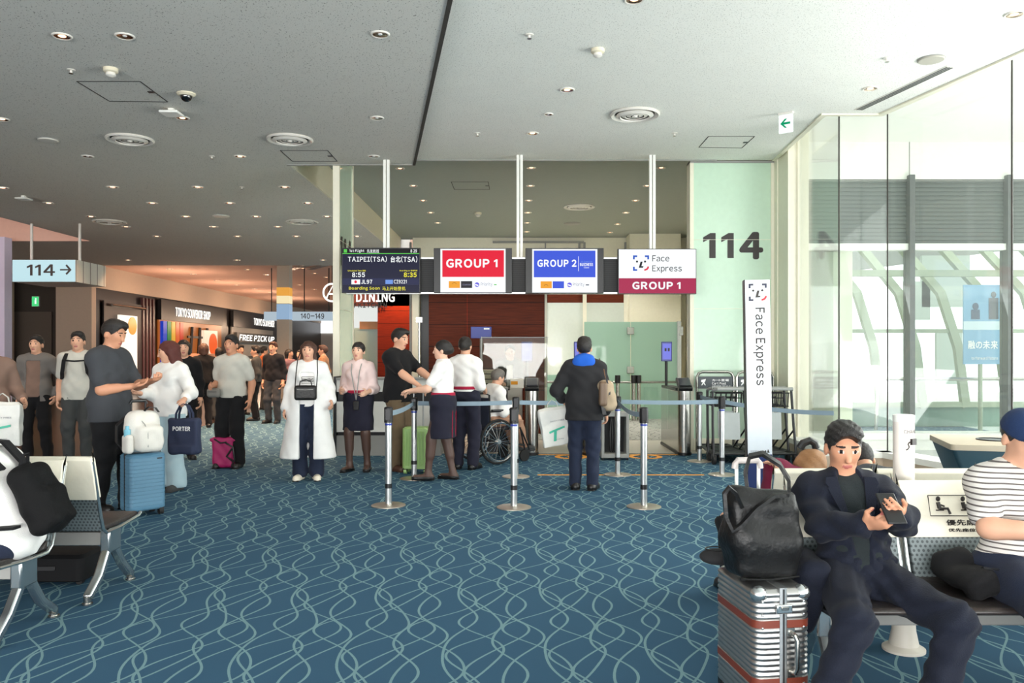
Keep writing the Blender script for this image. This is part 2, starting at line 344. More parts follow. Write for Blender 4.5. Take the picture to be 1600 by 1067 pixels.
def wood_mat(name, a, b_, plank=.8, rough=.6):
    m = mat(name, a, rough, 0, .1, 4, spec=.2); n, l = m.node_tree.nodes, m.node_tree.links; b = n['Principled BSDF']
    t = n.new('ShaderNodeTexCoord'); mp = n.new('ShaderNodeMapping'); mp.inputs['Scale'].default_value = (1.2, 1.2, 22); l.new(t.outputs['Object'], mp.inputs[0])
    nz = n.new('ShaderNodeTexNoise'); nz.inputs['Scale'].default_value = 2.2; nz.inputs['Detail'].default_value = 5; l.new(mp.outputs[0], nz.inputs['Vector'])
    r = n.new('ShaderNodeValToRGB'); r.color_ramp.elements[0].position = .3; r.color_ramp.elements[1].position = .75
    r.color_ramp.elements[0].color = lin(b_); r.color_ramp.elements[1].color = lin(a); l.new(nz.outputs['Fac'], r.inputs[0])
    sp = n.new('ShaderNodeSeparateXYZ'); l.new(t.outputs['Object'], sp.inputs[0])
    f = math_node(n, l, 'LESS_THAN', math_node(n, l, 'FLOORED_MODULO', sp.outputs[2], plank/2), .012)
    mx = n.new('ShaderNodeMix'); mx.data_type = 'RGBA'; l.new(f, mx.inputs[0]); l.new(r.outputs[0], mx.inputs[6]); mx.inputs[7].default_value = lin([v*.4 for v in b_])
    l.new(mx.outputs[2], b.inputs['Base Color']); return m
def dots_mat(name, a, b_, p=.022, r=.0062):
    m = mat(name, a, .5, .2); n, l = m.node_tree.nodes, m.node_tree.links; b = n['Principled BSDF']
    t = n.new('ShaderNodeTexCoord'); sp = n.new('ShaderNodeSeparateXYZ'); l.new(t.outputs['Object'], sp.inputs[0])
    row = math_node(n, l, 'FLOOR', math_node(n, l, 'DIVIDE', sp.outputs[2], p*.86)); sh = math_node(n, l, 'MULTIPLY', math_node(n, l, 'FLOORED_MODULO', row, 2), p/2)
    u = math_node(n, l, 'SUBTRACT', math_node(n, l, 'FLOORED_MODULO', math_node(n, l, 'ADD', sp.outputs[0], sh), p), p/2)
    v = math_node(n, l, 'SUBTRACT', math_node(n, l, 'FLOORED_MODULO', sp.outputs[2], p*.86), p*.43)
    q = math_node(n, l, 'ADD', math_node(n, l, 'MULTIPLY', u, u), math_node(n, l, 'MULTIPLY', v, v)); f = math_node(n, l, 'LESS_THAN', q, r*r)
    old = b.inputs['Base Color'].links[0].from_socket
    mx = n.new('ShaderNodeMix'); mx.data_type = 'RGBA'; l.new(f, mx.inputs[0]); l.new(old, mx.inputs[6]); mx.inputs[7].default_value = lin(b_)
    l.new(mx.outputs[2], b.inputs['Base Color']); return m
m_carpet = carpet_mat('blue_wave_carpet', (58, 90, 113), (116, 148, 154)); m_carpet2 = carpet_mat('grey_wave_carpet', (140, 140, 132), (92, 92, 88))
m_tile = wood_mat('concourse_floor_tile', (146, 112, 94), (118, 90, 76), 2.0, .22); m_gatefloor = mat('beige_floor_tile', (168, 160, 146), .4)
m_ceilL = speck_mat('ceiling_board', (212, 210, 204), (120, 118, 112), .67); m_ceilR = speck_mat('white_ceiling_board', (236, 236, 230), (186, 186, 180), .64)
m_ceilG = mat('gate_ceiling_board', (158, 164, 156), .9, bump=.2); m_ceilP = mat('lamp_tinted_ceiling', (226, 186, 168), .9)  # salmon tint of the concourse ceiling stands in for warm lamp light
m_cream = mat('cream_panel', (232, 228, 208), .5); m_white = mat('white_paint', (240, 240, 234), .45); m_beige = mat('beige_wall_panel', (196, 178, 158), .7)
m_grey = mat('grey_paint', (150, 150, 146), .5); m_dark = mat('dark_metal', (34, 34, 36), .4, .3); m_black = mat('black_plastic', (16, 16, 18), .4)
m_joint_shade = mat('dark_joint_shade', (52, 48, 44), .8); m_alu = mat('brushed_aluminium', (190, 192, 192), .32, .9, bump=.05); m_chrome = mat('chrome', (225, 225, 225), .12, 1)
m_steel = mat('stainless_steel', (176, 174, 168), .24, 1, bump=.03, bs=60); m_frost = mat('frosted_green_glass', (196, 222, 200), .18, coat=.6)
m_wood = wood_mat('red_brown_wood', (112, 46, 22), (78, 30, 14)); m_wood2 = wood_mat('red_wood_cladding', (150, 46, 18), (112, 34, 16))
m_glass = glass('clear_glass', (250, 253, 251), .03, .03); m_acr = glass('acrylic_sheet', (236, 236, 230), .02, .06, (180, 176, 170)); m_gfrost = glass('green_glass_fence', (190, 218, 204), .04, .74, (186, 212, 198))
m_glz = glass('bridge_glass', (205, 235, 220), .05, .35, (220, 240, 228))
m_gold = mat('orange_tape', (222, 150, 40), .7); m_type = mat('dark_lettering', (42, 36, 34), .5); m_typew = mat('white_lettering', (246, 246, 246), .5)
m_rub = mat('rubber', (22, 22, 22), .8)
def glow(name, rgb, s=1.0): return mat(name, rgb, .3, 0, .0, 3, emit=s)
# ================================================================ the setting
ZL, ZR, ZG, ZP = 4.33, 4.40, 4.88, 4.62
f = MB(); f.bb((-21, -8, -.3), (9, 62, 0)); struct(f.build('floor', m_carpet, smooth=False))
f = MB(); f.prism([(-5.6, 9.6), (-6.2, 14), (-7.3, 28), (-7.6, 62), (-21, 62), (-21, 9.6)], 'z', .0, .004); struct(f.build('floor.001', m_tile, smooth=False))
f = MB(); f.bb((-1.55, 12.05, 0), (5.2, 24, .004)); struct(f.build('floor.002', m_gatefloor, smooth=False))
f = MB(); f.bb((-1.55, 13.9, .004), (5.2, 18.4, .007)); struct(f.build('floor.003', m_carpet2, smooth=False))
LP = [(-1.59, 12.4), (-3.48, 12.4), (-3.48, 26.4), (-21, 26.4), (-21, 20.8), (-10.84, 20.8), (-10.84, -8), (2.03, -8)]
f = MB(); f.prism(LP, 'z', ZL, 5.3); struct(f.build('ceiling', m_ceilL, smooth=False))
RP = [(-1.56, 12.4), (3.89, 12.4), (3.76, 10.06), (4.46, 10.06), (4.93, 7.99), (8.56, -8), (2.06, -8)]
f = MB(); f.prism(RP, 'z', ZR, 5.3); struct(f.build('ceiling.001', m_ceilR, smooth=False))
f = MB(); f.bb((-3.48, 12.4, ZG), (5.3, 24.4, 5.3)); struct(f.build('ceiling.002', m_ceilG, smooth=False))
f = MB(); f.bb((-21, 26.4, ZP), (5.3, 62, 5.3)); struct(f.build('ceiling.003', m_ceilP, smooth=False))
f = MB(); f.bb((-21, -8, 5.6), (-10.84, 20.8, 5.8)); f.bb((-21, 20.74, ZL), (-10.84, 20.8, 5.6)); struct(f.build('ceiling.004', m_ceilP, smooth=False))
f = MB(); f.bb((-3.48, 12.42, ZL+.005), (-3.45, 24, ZG)); struct(f.build('trim_beam', m_cream, smooth=False))
f = MB(); f.prism([(-1.60, 12.41), (-1.56, 12.41), (2.07, -8), (2.03, -8)], 'z', ZL-.012, ZR+.02); struct(f.build('trim_step_shadow', m_joint_shade, smooth=False))  # dark strip paints the shadow line along the ceiling step
f = MB(); f.bb((-1.6, 12.37, ZR-.015), (3.0, 12.42, ZR+.02)); f.bb((-3.5, 12.37, ZL-.015), (-1.6, 12.42, ZL+.02)); struct(f.build('trim_edge', m_grey, smooth=False))
f = MB(); f.prism([(3.89, 12.4), (3.84, 12.4), (3.70, 10.0), (4.40, 10.0), (4.87, 7.95), (8.5, -8), (8.56, -8), (4.93, 8), (4.47, 10.06), (3.77, 10.06)], 'z', ZR-.02, ZR+.02); struct(f.build('trim_window_head', m_cream, smooth=False))
# back of the gate area
f = MB(); f.bb((-3.1, 24, 0), (5.2, 24.3, ZG)); struct(f.build('wall_back', m_cream, smooth=False))
f = MB(); f.bb((4.9, 12.75, 0), (5.2, 24, ZG)); struct(f.build('wall_right', m_cream, smooth=False))
f = MB(); f.bb((3.15, 23.2, 0), (4.6, 24, ZG)); struct(f.build('wall_pier', m_cream, smooth=False))
f = MB()
for px in (642, 905, 913, 977): f.bb((X(px, 24)-.03, 23.9, 0), (X(px, 24)+.03, 24, Z(379, 24)))
f.bb((X(770, 24), 23.9, Z(380, 24)), (X(912, 24), 24, Z(377, 24))); f.bb((X(852, 24)-.02, 23.9, 0), (X(852, 24)+.02, 24, Z(379, 24)))
struct(f.build('trim_back', m_grey, smooth=False))
# partition of frosted panels with a wooden band
PT = T('frosted_partition', 'frosted pale green glass partition with wooden top band behind the gates', 'partition', (0, 22, 0))
f = MB(); f.bb((X(852, 22), 0, 0), (X(978, 22), .04, Z(473, 22))); f.build('glass_panel', mat('frosted_pale_glass', (204, 212, 202), .2, coat=.4), PT, smooth=False)
f = MB(); f.bb((X(852, 22), 0, Z(473, 22)), (X(978, 22), .04, Z(452, 22))); f.build('wooden_band', m_wood, PT, smooth=False)
for px in (852, 914, 978):
    f = MB(); f.bb((X(px, 22)-.06, -.05, 0), (X(px, 22)+.04, .09, Z(452, 22))); f.build('post', m_cream, PT, smooth=False)
GF = T('glass_fence', 'tall green glass fence with metal clamps and handrail behind the gates', 'fence', (0, 18.4, 0))
for a, b, h in ((913, 985, 2.19), (986, 1062, 2.19), (800, 911, 1.0)):
    f = MB(); f.bb((X(a, 18.4), 0, .01), (X(b, 18.4), .03, h)); f.build('glass_panel', m_gfrost, GF, smooth=False)
f = MB(); f.tube([(X(800, 18.4), -.12, .84), (X(1062, 18.4), -.12, .84)], .03); f.build('handrail', m_steel, GF)
for py in (517, 578):
    f = MB(); f.bb((X(985, 18.4)-.08, -.03, Z(py, 18.4)-.08), (X(985, 18.4)+.08, .05, Z(py, 18.4)+.08)); f.build('clamp', m_steel, GF, .008)
f = MB(); f.bb((X(1060, 18.4), -.05, Z(517, 18.4)-.1), (X(1067, 18.4), .05, Z(517, 18.4)+.1)); f.build('clamp', m_steel, GF, .008)
f = MB(); f.bb((X(1058, 18.4), -.03, 0), (X(1064, 18.4), .06, 2.2)); f.build('post', m_steel, GF)
for i, px in enumerate((965, 990, 998)):
    t = T('barrier_post', ['slim chrome post at the left end of three by the glass fence', 'slim chrome post in the middle of three by the glass fence', 'slim chrome post nearest the face screen among three by the glass fence'][i], 'post', (X(px, 18.0), 18.0, .004), group='slim posts by the glass fence')
    f = MB(); f.cyl((0, 0, 0), (0, 0, .9), .045); f.build('pole', m_steel, t); f = MB(); f.cyl((0, 0, .82), (0, 0, 1.0), .06); f.build('cap', m_black, t, .01); f = MB(); f.cyl((0, 0, 0), (0, 0, .015), .05, n=24); f.build('base', m_steel, t)
# wooden wall behind the desk
WW = T('wooden_screen_wall', 'dark red-brown wooden wall standing behind the boarding desk', 'wall screen', (0, 15, 0))
f = MB(); f.bb((X(670, 15), 0, 0), (X(851, 15), .4, 2.95)); f.build('panel', m_wood, WW, smooth=False)
f = MB(); f.bb((X(730, 15)-.008, -.006, 0), (X(730, 15)+.008, .02, 2.95)); f.build('joint_strip', m_wood2, WW, smooth=False)
f = MB(); f.bb((X(851, 15), -.02, 0), (X(853, 15)+.02, .42, 2.95)); f.build('edge_trim', m_cream, WW, smooth=False)
f = MB(); f.bb((X(657, 15), .1, 0), (X(670, 15), .4, 2.95)); f.build('recess', m_black, WW, smooth=False)
f = MB(); f.bb((X(645, 15), -.1, 0), (X(655, 15), .3, 2.95)); f.build('post', m_cream, WW, smooth=False)
# glass pylons carrying the gate number
def pylon(name, label, loc, rz, w, h, txt, tx0, tx1, tz0, tz1, dp=.24):
    t = T(name, label, 'gate pylon', loc, rz)
    f = MB(); f.bb((.05, .02, .18), (w-.05, dp-.04, h)); f.build('glass_panel', m_frost, t, smooth=False)
    f = MB(); f.bb((.05, .0, 0), (w-.05, dp-.02, .18)); f.build('plinth', m_cream, t)
    for a in (0, w-.06):
        f = MB(); f.bb((a, 0, 0), (a+.06, dp, h)); f.build('frame', m_cream, t, .004)
    f = MB(); f.bb((0, -.01, h-.03), (w, dp, h)); f.build('head_trim', m_grey, t)
    for z in (2.15, 3.2):
        f = MB(); f.bb((.06, .012, z), (w-.06, .021, z+.006)); f.build('seam', m_cream, t)
    letters('gate_number', txt, tx0, tx1, tz0, tz1, .014, m_type, t, .045); return t
d = 12.45; x0 = X(1078, d)
pylon('gate_pylon', 'tall frosted green glass pylon with large black gate number beside the windows', (x0, d, 0), 0, X(1211, d)-x0, ZR, '114', X(1099, d)-x0, X(1193, d)-x0, Z(405, d), Z(362, d))
pylon('gate_pylon', 'tall narrow glass pylon seen edge-on left of the departure board', (-2.71, 12.4, 0), 90, 1.1, ZG, '114', .12, .98, Z(420, 12.9), Z(371, 12.9), .1)
# right pier, sill, zigzag glazing
f = MB(); f.bb((3.9, 11.85, 0), (4.2, 12.75, ZR+.5)); f.bb((X(1211, 12.4), 12.3, 0), (3.95, 12.75, ZR+.3)); struct(f.build('wall_pier.001', m_cream, smooth=False))
GZ = [(4.06, 11.9), (3.96, 10.12), (4.56, 10.12), (5.0, 8.3), (5.46, 6.25), (5.92, 4.2), (6.4, 2.1), (7.35, -2.1), (8.4, -6.7)]
def off(poly, t):
    o = []
    for i, p in enumerate(poly):
        a = Vector(poly[max(i-1, 0)]); b = Vector(poly[min(i+1, len(poly)-1)]); d = (b-a).normalized(); o.append((p[0]-d.y*t, p[1]+d.x*t))
    return o
for i in range(len(GZ)-1):
    a, b = Vector(GZ[i]), Vector(GZ[i+1]); d = (b-a).normalized(); nn = Vector((-d.y, d.x)); nn = nn if nn.x > 0 or nn.y > 0 else -nn
    w = bpy.data.objects.new(f'window_{i+1}', None); COL.objects.link(w); w['kind'] = 'structure'; w.empty_display_size = .1
    f = MB(); e = .006
    f.prism([(a.x, a.y), (b.x, b.y), (b.x+nn.x*.015, b.y+nn.y*.015), (a.x+nn.x*.015, a.y+nn.y*.015)], 'z', .2, ZR+.3); f.build('pane', m_glass, w, smooth=False)
    f = MB(); f.cyl((b.x, b.y, .2), (b.x, b.y, ZR+.3), .009, n=8); f.build('joint', m_joint_shade, w)
    f = MB(); ii = -nn*.16
    f.prism([(a.x+ii.x, a.y+ii.y), (b.x+ii.x, b.y+ii.y), (b.x+nn.x*.12, b.y+nn.y*.12), (a.x+nn.x*.12, a.y+nn.y*.12)], 'z', 0, .2); f.build('kerb', m_beige, w, smooth=False)
    f = MB(); f.prism([(a.x+ii.x*1.15, a.y+ii.y*1.15), (b.x+ii.x*1.15, b.y+ii.y*1.15), (b.x+nn.x*.14, b.y+nn.y*.14), (a.x+nn.x*.14, a.y+nn.y*.14)], 'z', .2, .27); f.build('sill', m_white, w, smooth=False)
f = MB(); f.bb((4.03, 11.82, .2), (4.12, 11.9, ZR+.4)); struct(f.build('trim_jamb', m_cream, smooth=False))
# outer window wall of the glazed lobby
VW = bpy.data.objects.new('window_20', None); COL.objects.link(VW); VW['kind'] = 'structure'; VW.location = (0, 12.5, 0)
zt, zl0, zl1 = Z(280, 12.5), Z(381, 12.5), Z(391, 12.5); sb = Z(676, 12.5)
f = MB(); f.bb((3.95, 0, zt), (9.5, .2, 4.7)); f.build('header', m_white, VW, smooth=False)
f = MB(); f.bb((3.95, -.05, zl1), (9.5, .12, zl0)); f.bb((3.95, -.05, 0), (9.5, .3, sb-.02)); f.bb((3.95, -.08, sb-.1), (9.5, .3, sb)); f.bb((4.05, 0, sb), (4.2, .15, zt)); f.build('frame', m_white, VW, smooth=False)
f = MB(); f.bb((X(1421, 12.5)-.006, -.006, zt), (X(1421, 12.5)+.006, .01, 4.7)); f.bb((3.95, -.006, 4.1), (9.5, .01, 4.112)); f.build('seam', m_grey, VW, smooth=False)
for px in (1421, 1573, 1700):
    f = MB(); f.bb((X(px-4, 12.5), -.1, sb), (X(px+4, 12.5), .12, zt+.05)); f.build('mullion', mat('mullion_grey', (92, 95, 95), .5), VW, smooth=False)
for a, b in ((1256, 1417), (1425, 1569), (1577, 1696)):
    s = MB(); n_ = 16
    for k in range(n_):
        z = zl0+(zt-zl0)*(k+.5)/n_; s.box(((X(a, 12.5)+X(b, 12.5))/2, .03, z), (X(b, 12.5)-X(a, 12.5), .01, (zt-zl0)/n_*1.08), Euler((-.35, 0, 0)))
    s.build('blind', mat('grey_slat_blind', (104, 110, 108), .5), VW, smooth=False)
    s = MB(); s.bb((X(a, 12.5), .05, sb), (X(b, 12.5), .06, zl1)); s.build('pane', m_glass, VW, smooth=False)
f = MB(); f.prism(GZ[:6]+[(9.5, 4.2), (9.5, 12.6), (4.1, 12.6)], 'z', 4.7, 4.9); struct(f.build('ceiling.005', m_white, smooth=False))
f = MB(); f.bb((4.0, 4.0, -.01), (9.5, 12.5, .006)); struct(f.build('floor.004', mat('lobby_floor', (176, 180, 178), .25), smooth=False))
# ---------------------------------------------------------------- outside: apron and boarding bridge
f = MB(); f.bb((9, -60, -4.2), (90, 120, -4)); f.bb((5.4, 24.4, -4.2), (9, 120, -4)); f.bb((-60, -80, -4.2), (90, -12, -4)); struct(f.build('ground', mat('apron_concrete', (190, 190, 184), .9)))
BR = T('boarding_bridge', 'pale green-white boarding bridge with slanted ribs outside the window', 'boarding bridge', (0, 16.5, 0))
m_rib = mat('bridge_rib_paint', (158, 168, 144), .5); m_bpan = mat('bridge_panel', (196, 206, 200), .5)
f = MB(); f.bb((5.3, 0, -.2), (13, 3.2, 0)); f.build('deck', m_bpan, BR, smooth=False)
f = MB(); f.bb((5.3, .1, 0), (13, .16, Z(628, 16.5)-0)); f.build('lower_panel', mat('bridge_green_panel', (130, 160, 146), .35), BR, smooth=False)
for k in range(9):
    f = MB(); x = 5.6+k*.85; pts = [(x, .0, .4), (x-.15, .0, 1.6), (x-.42, .15, 2.7), (x-.9, .8, 3.7), (x-1.5, 1.7, 4.3)]
    f.ribbon(pts, .16, .12, (1, 0, .3)); f.build('rib', m_rib, BR, smooth=False)
for z0, z1, y in ((Z(432, 16.5), Z(422, 16.5), -.04), (Z(636, 16.5), Z(628, 16.5), -.05), (Z(520, 16.5), Z(514, 16.5), .02)):
    f = MB(); f.bb((5.3, y, z0), (13, y+.12, z1)); f.build('beam', m_rib, BR, smooth=False)
f = MB(); f.prism([(5.2, 3.05), (13, 4.1), (13, 4.6), (5.2, 3.5)], 'y', 2.4, 2.6); f.build('roof_beam', mat('bridge_grey', (150, 152, 148), .5), BR, smooth=False)
for k, (a, b, c, e) in enumerate(((1437, 1512, 400, 480), (1517, 1560, 470, 540), (1460, 1500, 520, 600), (1410, 1450, 440, 500))):
    f = MB(); f.bb((X(a, 18.6), 2, Z(e, 18.6)), (X(b, 18.6), 2.08, Z(c, 18.6))); f.build('wall_panel', m_bpan, BR, smooth=False)
f = MB(); f.tube([(X(1368, 15.8), -.7, -.1), (X(1368, 15.8)+.05, -.7, Z(596, 15.8)), (X(1372, 15.8)+.08, -.7, Z(592, 15.8)), (X(1600, 15.8), -.7, Z(592, 15.8))], .035); f.build('handrail', m_steel, BR)
PO = T('advertising_poster', 'blue advertising poster with two suited figures on the boarding bridge wall', 'poster', (X(1534, 15.4), 15.4, Z(507, 15.4)))
pw, ph = X(1563, 15.4)-X(1506, 15.4), Z(445, 15.4)-Z(569, 15.4)
f = MB(); f.bb((-pw/2, 0, -ph/2), (pw/2, .03, ph/2)); f.build('board', mat('poster_blue', (120, 168, 204), .5), PO, smooth=False)
f = MB(); f.bb((-pw/2, -.004, -.1), (pw/2, 0, .06)); f.build('band', mat('poster_pale', (206, 222, 232), .5), PO, smooth=False)
f = MB(); f.sph((-.12, -.006, .34), (.06, .006, .07)); f.bb((-.2, -.008, .1), (-.04, 0, .28)); f.build('printed_figure', mat('poster_navy', (44, 66, 100), .5), PO)
f = MB(); f.sph((.22, -.006, .56), (.05, .006, .06)); f.bb((.13, -.008, .1), (.31, 0, .5)); f.build('printed_figure', mat('poster_grey', (74, 76, 88), .5), PO)
letters('headline', '融の未来', -.26, .3, -.46, -.3, -.008, m_typew, PO, .02)
letters('subline', 'to forward future', -.2, .3, -.66, -.6, -.008, m_typew, PO, .01)
f = MB(); f.cyl((0, .05, -2.9), (0, .05, -ph/2), .04); f.build('support', m_rib, PO)
# ---------------------------------------------------------------- concourse on the left
XS = -14.9
DX = lambda px: XS*F/(px-CX)
f = MB(); f.bb((XS-.3, 28.9, 3.82), (XS, 62, ZP)); struct(f.build('wall_left', m_beige, smooth=False))
f = MB(); f.bb((XS-.35, 28.7, 0), (XS-.05, 62, 3.82)); struct(f.build('wall_left.001', mat('black_shop_front', (26, 22, 22), .35), smooth=False))
f = MB(); f.bb((-16.15, 28.6, 0), (XS, 28.9, ZP)); f.bb((-21, 28.6, 0), (X(14, 28.6), 28.9, ZP)); f.bb((-21, 28.6, Z(428, 28.6)), (XS, 28.9, ZP)); struct(f.build('wall_left.002', m_beige, smooth=False))
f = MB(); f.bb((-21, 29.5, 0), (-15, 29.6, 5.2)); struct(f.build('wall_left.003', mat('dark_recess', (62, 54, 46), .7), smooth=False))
f = MB(); f.bb((X(17, 29.4), 29.42, 0), (X(80, 29.4), 29.5, Z(487, 29.4))); struct(f.build('door_1', mat('dark_door', (92, 82, 72), .5), smooth=False))
f = MB(); f.bb((-21.3, -8, 0), (-21, 29, 6)); struct(f.build('wall_left.004', m_beige, smooth=False))
f = MB(); f.bb((-21, 62, 0), (6, 62.3, ZP)); struct(f.build('wall_end', mat('far_wall', (214, 206, 196), .7), smooth=False))
f = MB(); f.bb((-14.4, 61.9, Z(500, 62)), (-12.6+2, 61.95, Z(478, 62))); struct(f.build('window_21', glow('bright_far_window', (250, 252, 255), 1.1), smooth=False))
f = MB(); f.bb((X(460, 61), 61.9, Z(520, 61)), (X(530, 61), 61.95, Z(484, 61))); struct(f.build('window_22', glow('bright_far_window', (250, 252, 255), 1.1), smooth=False))
f = MB(); f.bb((X(-14, 20), 20, 0), (X(7, 20), 20.3, ZL)); f.build('column', mat('lilac_white_column', (206, 200, 224), .4)); 
o = bpy.data.objects['column']; tag(o, 'pale lilac-white column cut by the left edge of the picture', 'column')
EX = T('exit_sign', 'small green lit exit sign above the dark double door', 'sign', (X(56, 29.47), 29.47, Z(471, 29.47)))
f = MB(); f.box((0, 0, 0), (.26, .06, .36)); f.build('housing', m_white, EX, .005); f = MB(); f.box((0, -.034, 0), (.24, .006, .34)); f.build('light_panel', glow('exit_green', (70, 200, 120), 1.2), EX)
f = MB(); f.box((.01, -.039, -.02), (.06, .004, .14)); f.sph((.02, -.039, .09), (.03, .003, .03)); f.build('pictogram', glow('exit_white', (230, 255, 236), 1.2), EX)
# shop fronts along the wall
def front(name, label, px0, px1, z0, z1, mm, depth=.06):
    t = T(name, label, 'shop front', (XS, DX(px0), 0), 90); w = DX(px1)-DX(px0)
    f = MB(); f.bb((0, -depth, z0), (w, 0, z1)); f.build('lit_interior', mm, t, smooth=False); return t, w
SH, w = front('souvenir_shop_front', 'souvenir shop front with white lit name over an orange-lit opening', 246, 344, 0, 2.9, glow('orange_shop_light', (214, 120, 56), .5))
f = MB(); f.bb((0, -.16, 2.9), (w, 0, 3.75)); f.build('fascia', m_black, SH)
letters('shop_name', 'TOKYO SOUVENIR SHOP', DX(268)-DX(246), DX(323)-DX(246), 3.1, 3.5, -.18, glow('white_lit_letters', (255, 252, 244), 2.0), SH, .018)
for k, c in enumerate(((40, 70, 200), (30, 130, 60), (236, 180, 50), (226, 100, 40), (214, 60, 36))):
    f = MB(); f.bb((.1+k*.42, -.2, .9), (.46+k*.42, -.07, 2.85)); f.build('colour_band', glow(f'band_colour_{k}', c, .7), SH, smooth=False)
f = MB(); f.bb((w-2.6, -.2, .3), (w-.9, -.07, 2.6)); f.build('poster', glow('shop_poster', (252, 226, 196), 1.0), SH); f = MB(); f.cyl((w-1.5, -.22, 1.95), (w-1.5, -.2, 1.95), .52, n=28); f.build('poster_disc', glow('poster_orange', (240, 96, 40), 1.0), SH)
f = MB()
for k in range(3): f.tube([(2.9+k*.9, -.12, .2), (3.3+k*.9, -.12, 2.7)], .07)
f.bb((2.8, -.14, 2.2), (5.4, -.08, 2.3)); f.build('display_rack', m_black, SH)
f = MB(); f.bb((.1, -.4, .4), (5.5, -.1, 1.5)); f.build('counter', mat('shop_counter', (190, 140, 110), .6), SH, .02)
SB, w = front('poster_shop_front', 'dark shop front with a white lit poster showing an orange disc', 160, 240, 0, 3.4, mat('dark_shop_inside', (36, 26, 24), .5))
f = MB(); f.bb((DX(181)-DX(160), -.16, .4), (DX(208)-DX(160), -.06, Z(493, 31))); f.build('poster', glow('warm_white_poster', (255, 240, 220), 1.3), SB)
f = MB(); c = DX(200)-DX(160); f.cyl((c, -.18, 2.55), (c, -.16, 2.55), .34, n=28); f.build('printed_disc', glow('poster_amber', (238, 160, 60), 1.0), SB)
f = MB(); f.tube([(.3, -.2, 3.25), (w-1.2, -.2, 3.25)], .05); f.build('rail', m_steel, SB)
for k in range(4):
    f = MB(); f.bb((w-1.15+k*.3, -.1, 0), (w-1.03+k*.3, 0, 3.7)); f.build('fin', mat('dark_red_fin', (66, 34, 36), .4), SB)
S2, w = front('pickup_counter_front', 'second souvenir shop front with grey lit pick-up counter sign', 360, 425, 0, 2.95, mat('shop_inside_grey', (150, 148, 140), .5))
f = MB(); f.bb((0, -.16, 2.9), (w, 0, 3.75)); f.build('fascia', m_black, S2)
letters('shop_name', 'TOKYO SOUVENIR', DX(392)-DX(360), DX(424)-DX(360), 3.1, 3.5, -.18, glow('white_lit_letters', (255, 252, 244), 2.0), S2, .018)
f = MB(); f.bb((.3, -.24, 2.1), (w, -.1, 2.62)); f.build('counter_sign', mat('grey_sign_board', (70, 72, 70), .5), S2)
letters('counter_lettering', 'FREE PICK UP', .6, w-.4, 2.2, 2.52, -.26, glow('white_lit_letters', (255, 252, 244), 2.0), S2, .02, shear=.2)
f = MB(); f.bb((.3, -.5, .2), (w, -.1, 1.2)); f.build('counter', m_white, S2, .02)
for k in range(3):
    f = MB(); f.bb((.2, -.2, .5+.8*k), (w, -.08, .56+.8*k)); f.build('shelf', m_black, S2)
# far column with lit panels and the hanging gate board
CO = T('lit_column', 'square column with stacked orange and white lit panels in the concourse', 'column', (X(442, 27), 27, 0))
f = MB(); f.bb((-.2, 0, 0), (.2, .4, ZP)); f.build('shaft', m_beige, CO, smooth=False)
for z0, z1, c, nm in ((Z(462, 27), Z(449, 27), (240, 170, 70), 'amber'), (Z(474, 27), Z(462, 27), (255, 238, 190), 'pale'), (Z(499, 27), Z(475, 27), (150, 180, 210), 'blue')):
    f = MB(); f.bb((-.205, -.01, z0), (.205, .39, z1)); f.build('light_panel', glow(nm+'_panel', c, .9), CO, smooth=False)
HB = T('hanging_gate_board', 'long pale blue hanging board with gate numbers over the far concourse', 'sign', (X(467, 30), 30, Z(494, 30)))
f = MB(); f.box((0, 0, 0), (2.5, .2, .32)); f.build('board', glow('pale_blue_board', (196, 214, 226), .75), HB); letters('gate_numbers', '140-149', .1, .95, -.1, .1, -.105, m_type, HB, .02)
for x in (-1, .2, 1.1):
    f = MB(); f.cyl((x, 0, .16), (x, 0, ZP-Z(494, 30)), .02, n=6); f.build('rod', m_joint_shade, HB)
# restaurant at the end of the gate area
AD = T('restaurant_front', 'restaurant front with white lit name, black second line and red wood', 'shop front', (0, 25.2, 0))
d = 25.2
f = MB(); f.bb((X(590, d), 0, 0), (X(645, d), .3, Z(455, d))); f.build('wood_wall', m_wood2, AD, smooth=False)
f = MB(); f.bb((X(548, d), .25, 0), (X(592, d), .35, Z(478, d))); f.build('lit_opening', glow('white_shop_light', (236, 240, 236), .9), AD, smooth=False)
f = MB(); f.bb((X(548, d), .2, .3), (X(590, d), .24, Z(512, d))); f.build('counter', mat('pale_counter', (170, 196, 190), .5), AD); f = MB(); f.bb((X(560, d), .18, Z(514, d)), (X(589, d), .24, Z(502, d))); f.build('shelf', mat('warm_shelf', (200, 140, 90), .5), AD)
f = MB(); f.bb((X(548, d), .0, Z(478, d)), (X(645, d), .3, Z(455, d)+.3)); f.build('header', mat('rust_header', (128, 52, 26), .5), AD)
letters('restaurant_name', 'AIR DINING', X(522, d), X(617, d), Z(472, d), Z(457, d), -.06, glow('white_lit_letters', (255, 252, 244), 2.0), AD, .03)
letters('second_line', 'SKY KITCHEN', X(538, d), X(605, d), Z(481, d), Z(473, d), -.05, m_black, AD, .04)
spot('restaurant_lamp', (X(625, 24.8), 24.8, 3.9), 160, (1, .45, .15), 100)
EM = T('circle_emblem', 'white ring emblem with a slanted letter left of the restaurant name', 'sign', (X(519, 27), 27, Z(457, 27)))
f = MB(); f.tube([(.29*math.cos(a), 0, .29*math.sin(a)) for a in [2*PI*i/28 for i in range(28)]], .03, closed=True); f.tube([(-.2, 0, -.2), (.02, 0, .22), (.08, 0, -.26)], .025); f.tube([(-.14, 0, -.05), (.2, 0, -.05)], .025); f.tube([(.02, 0, .22), (.24, 0, -.1)], .02)
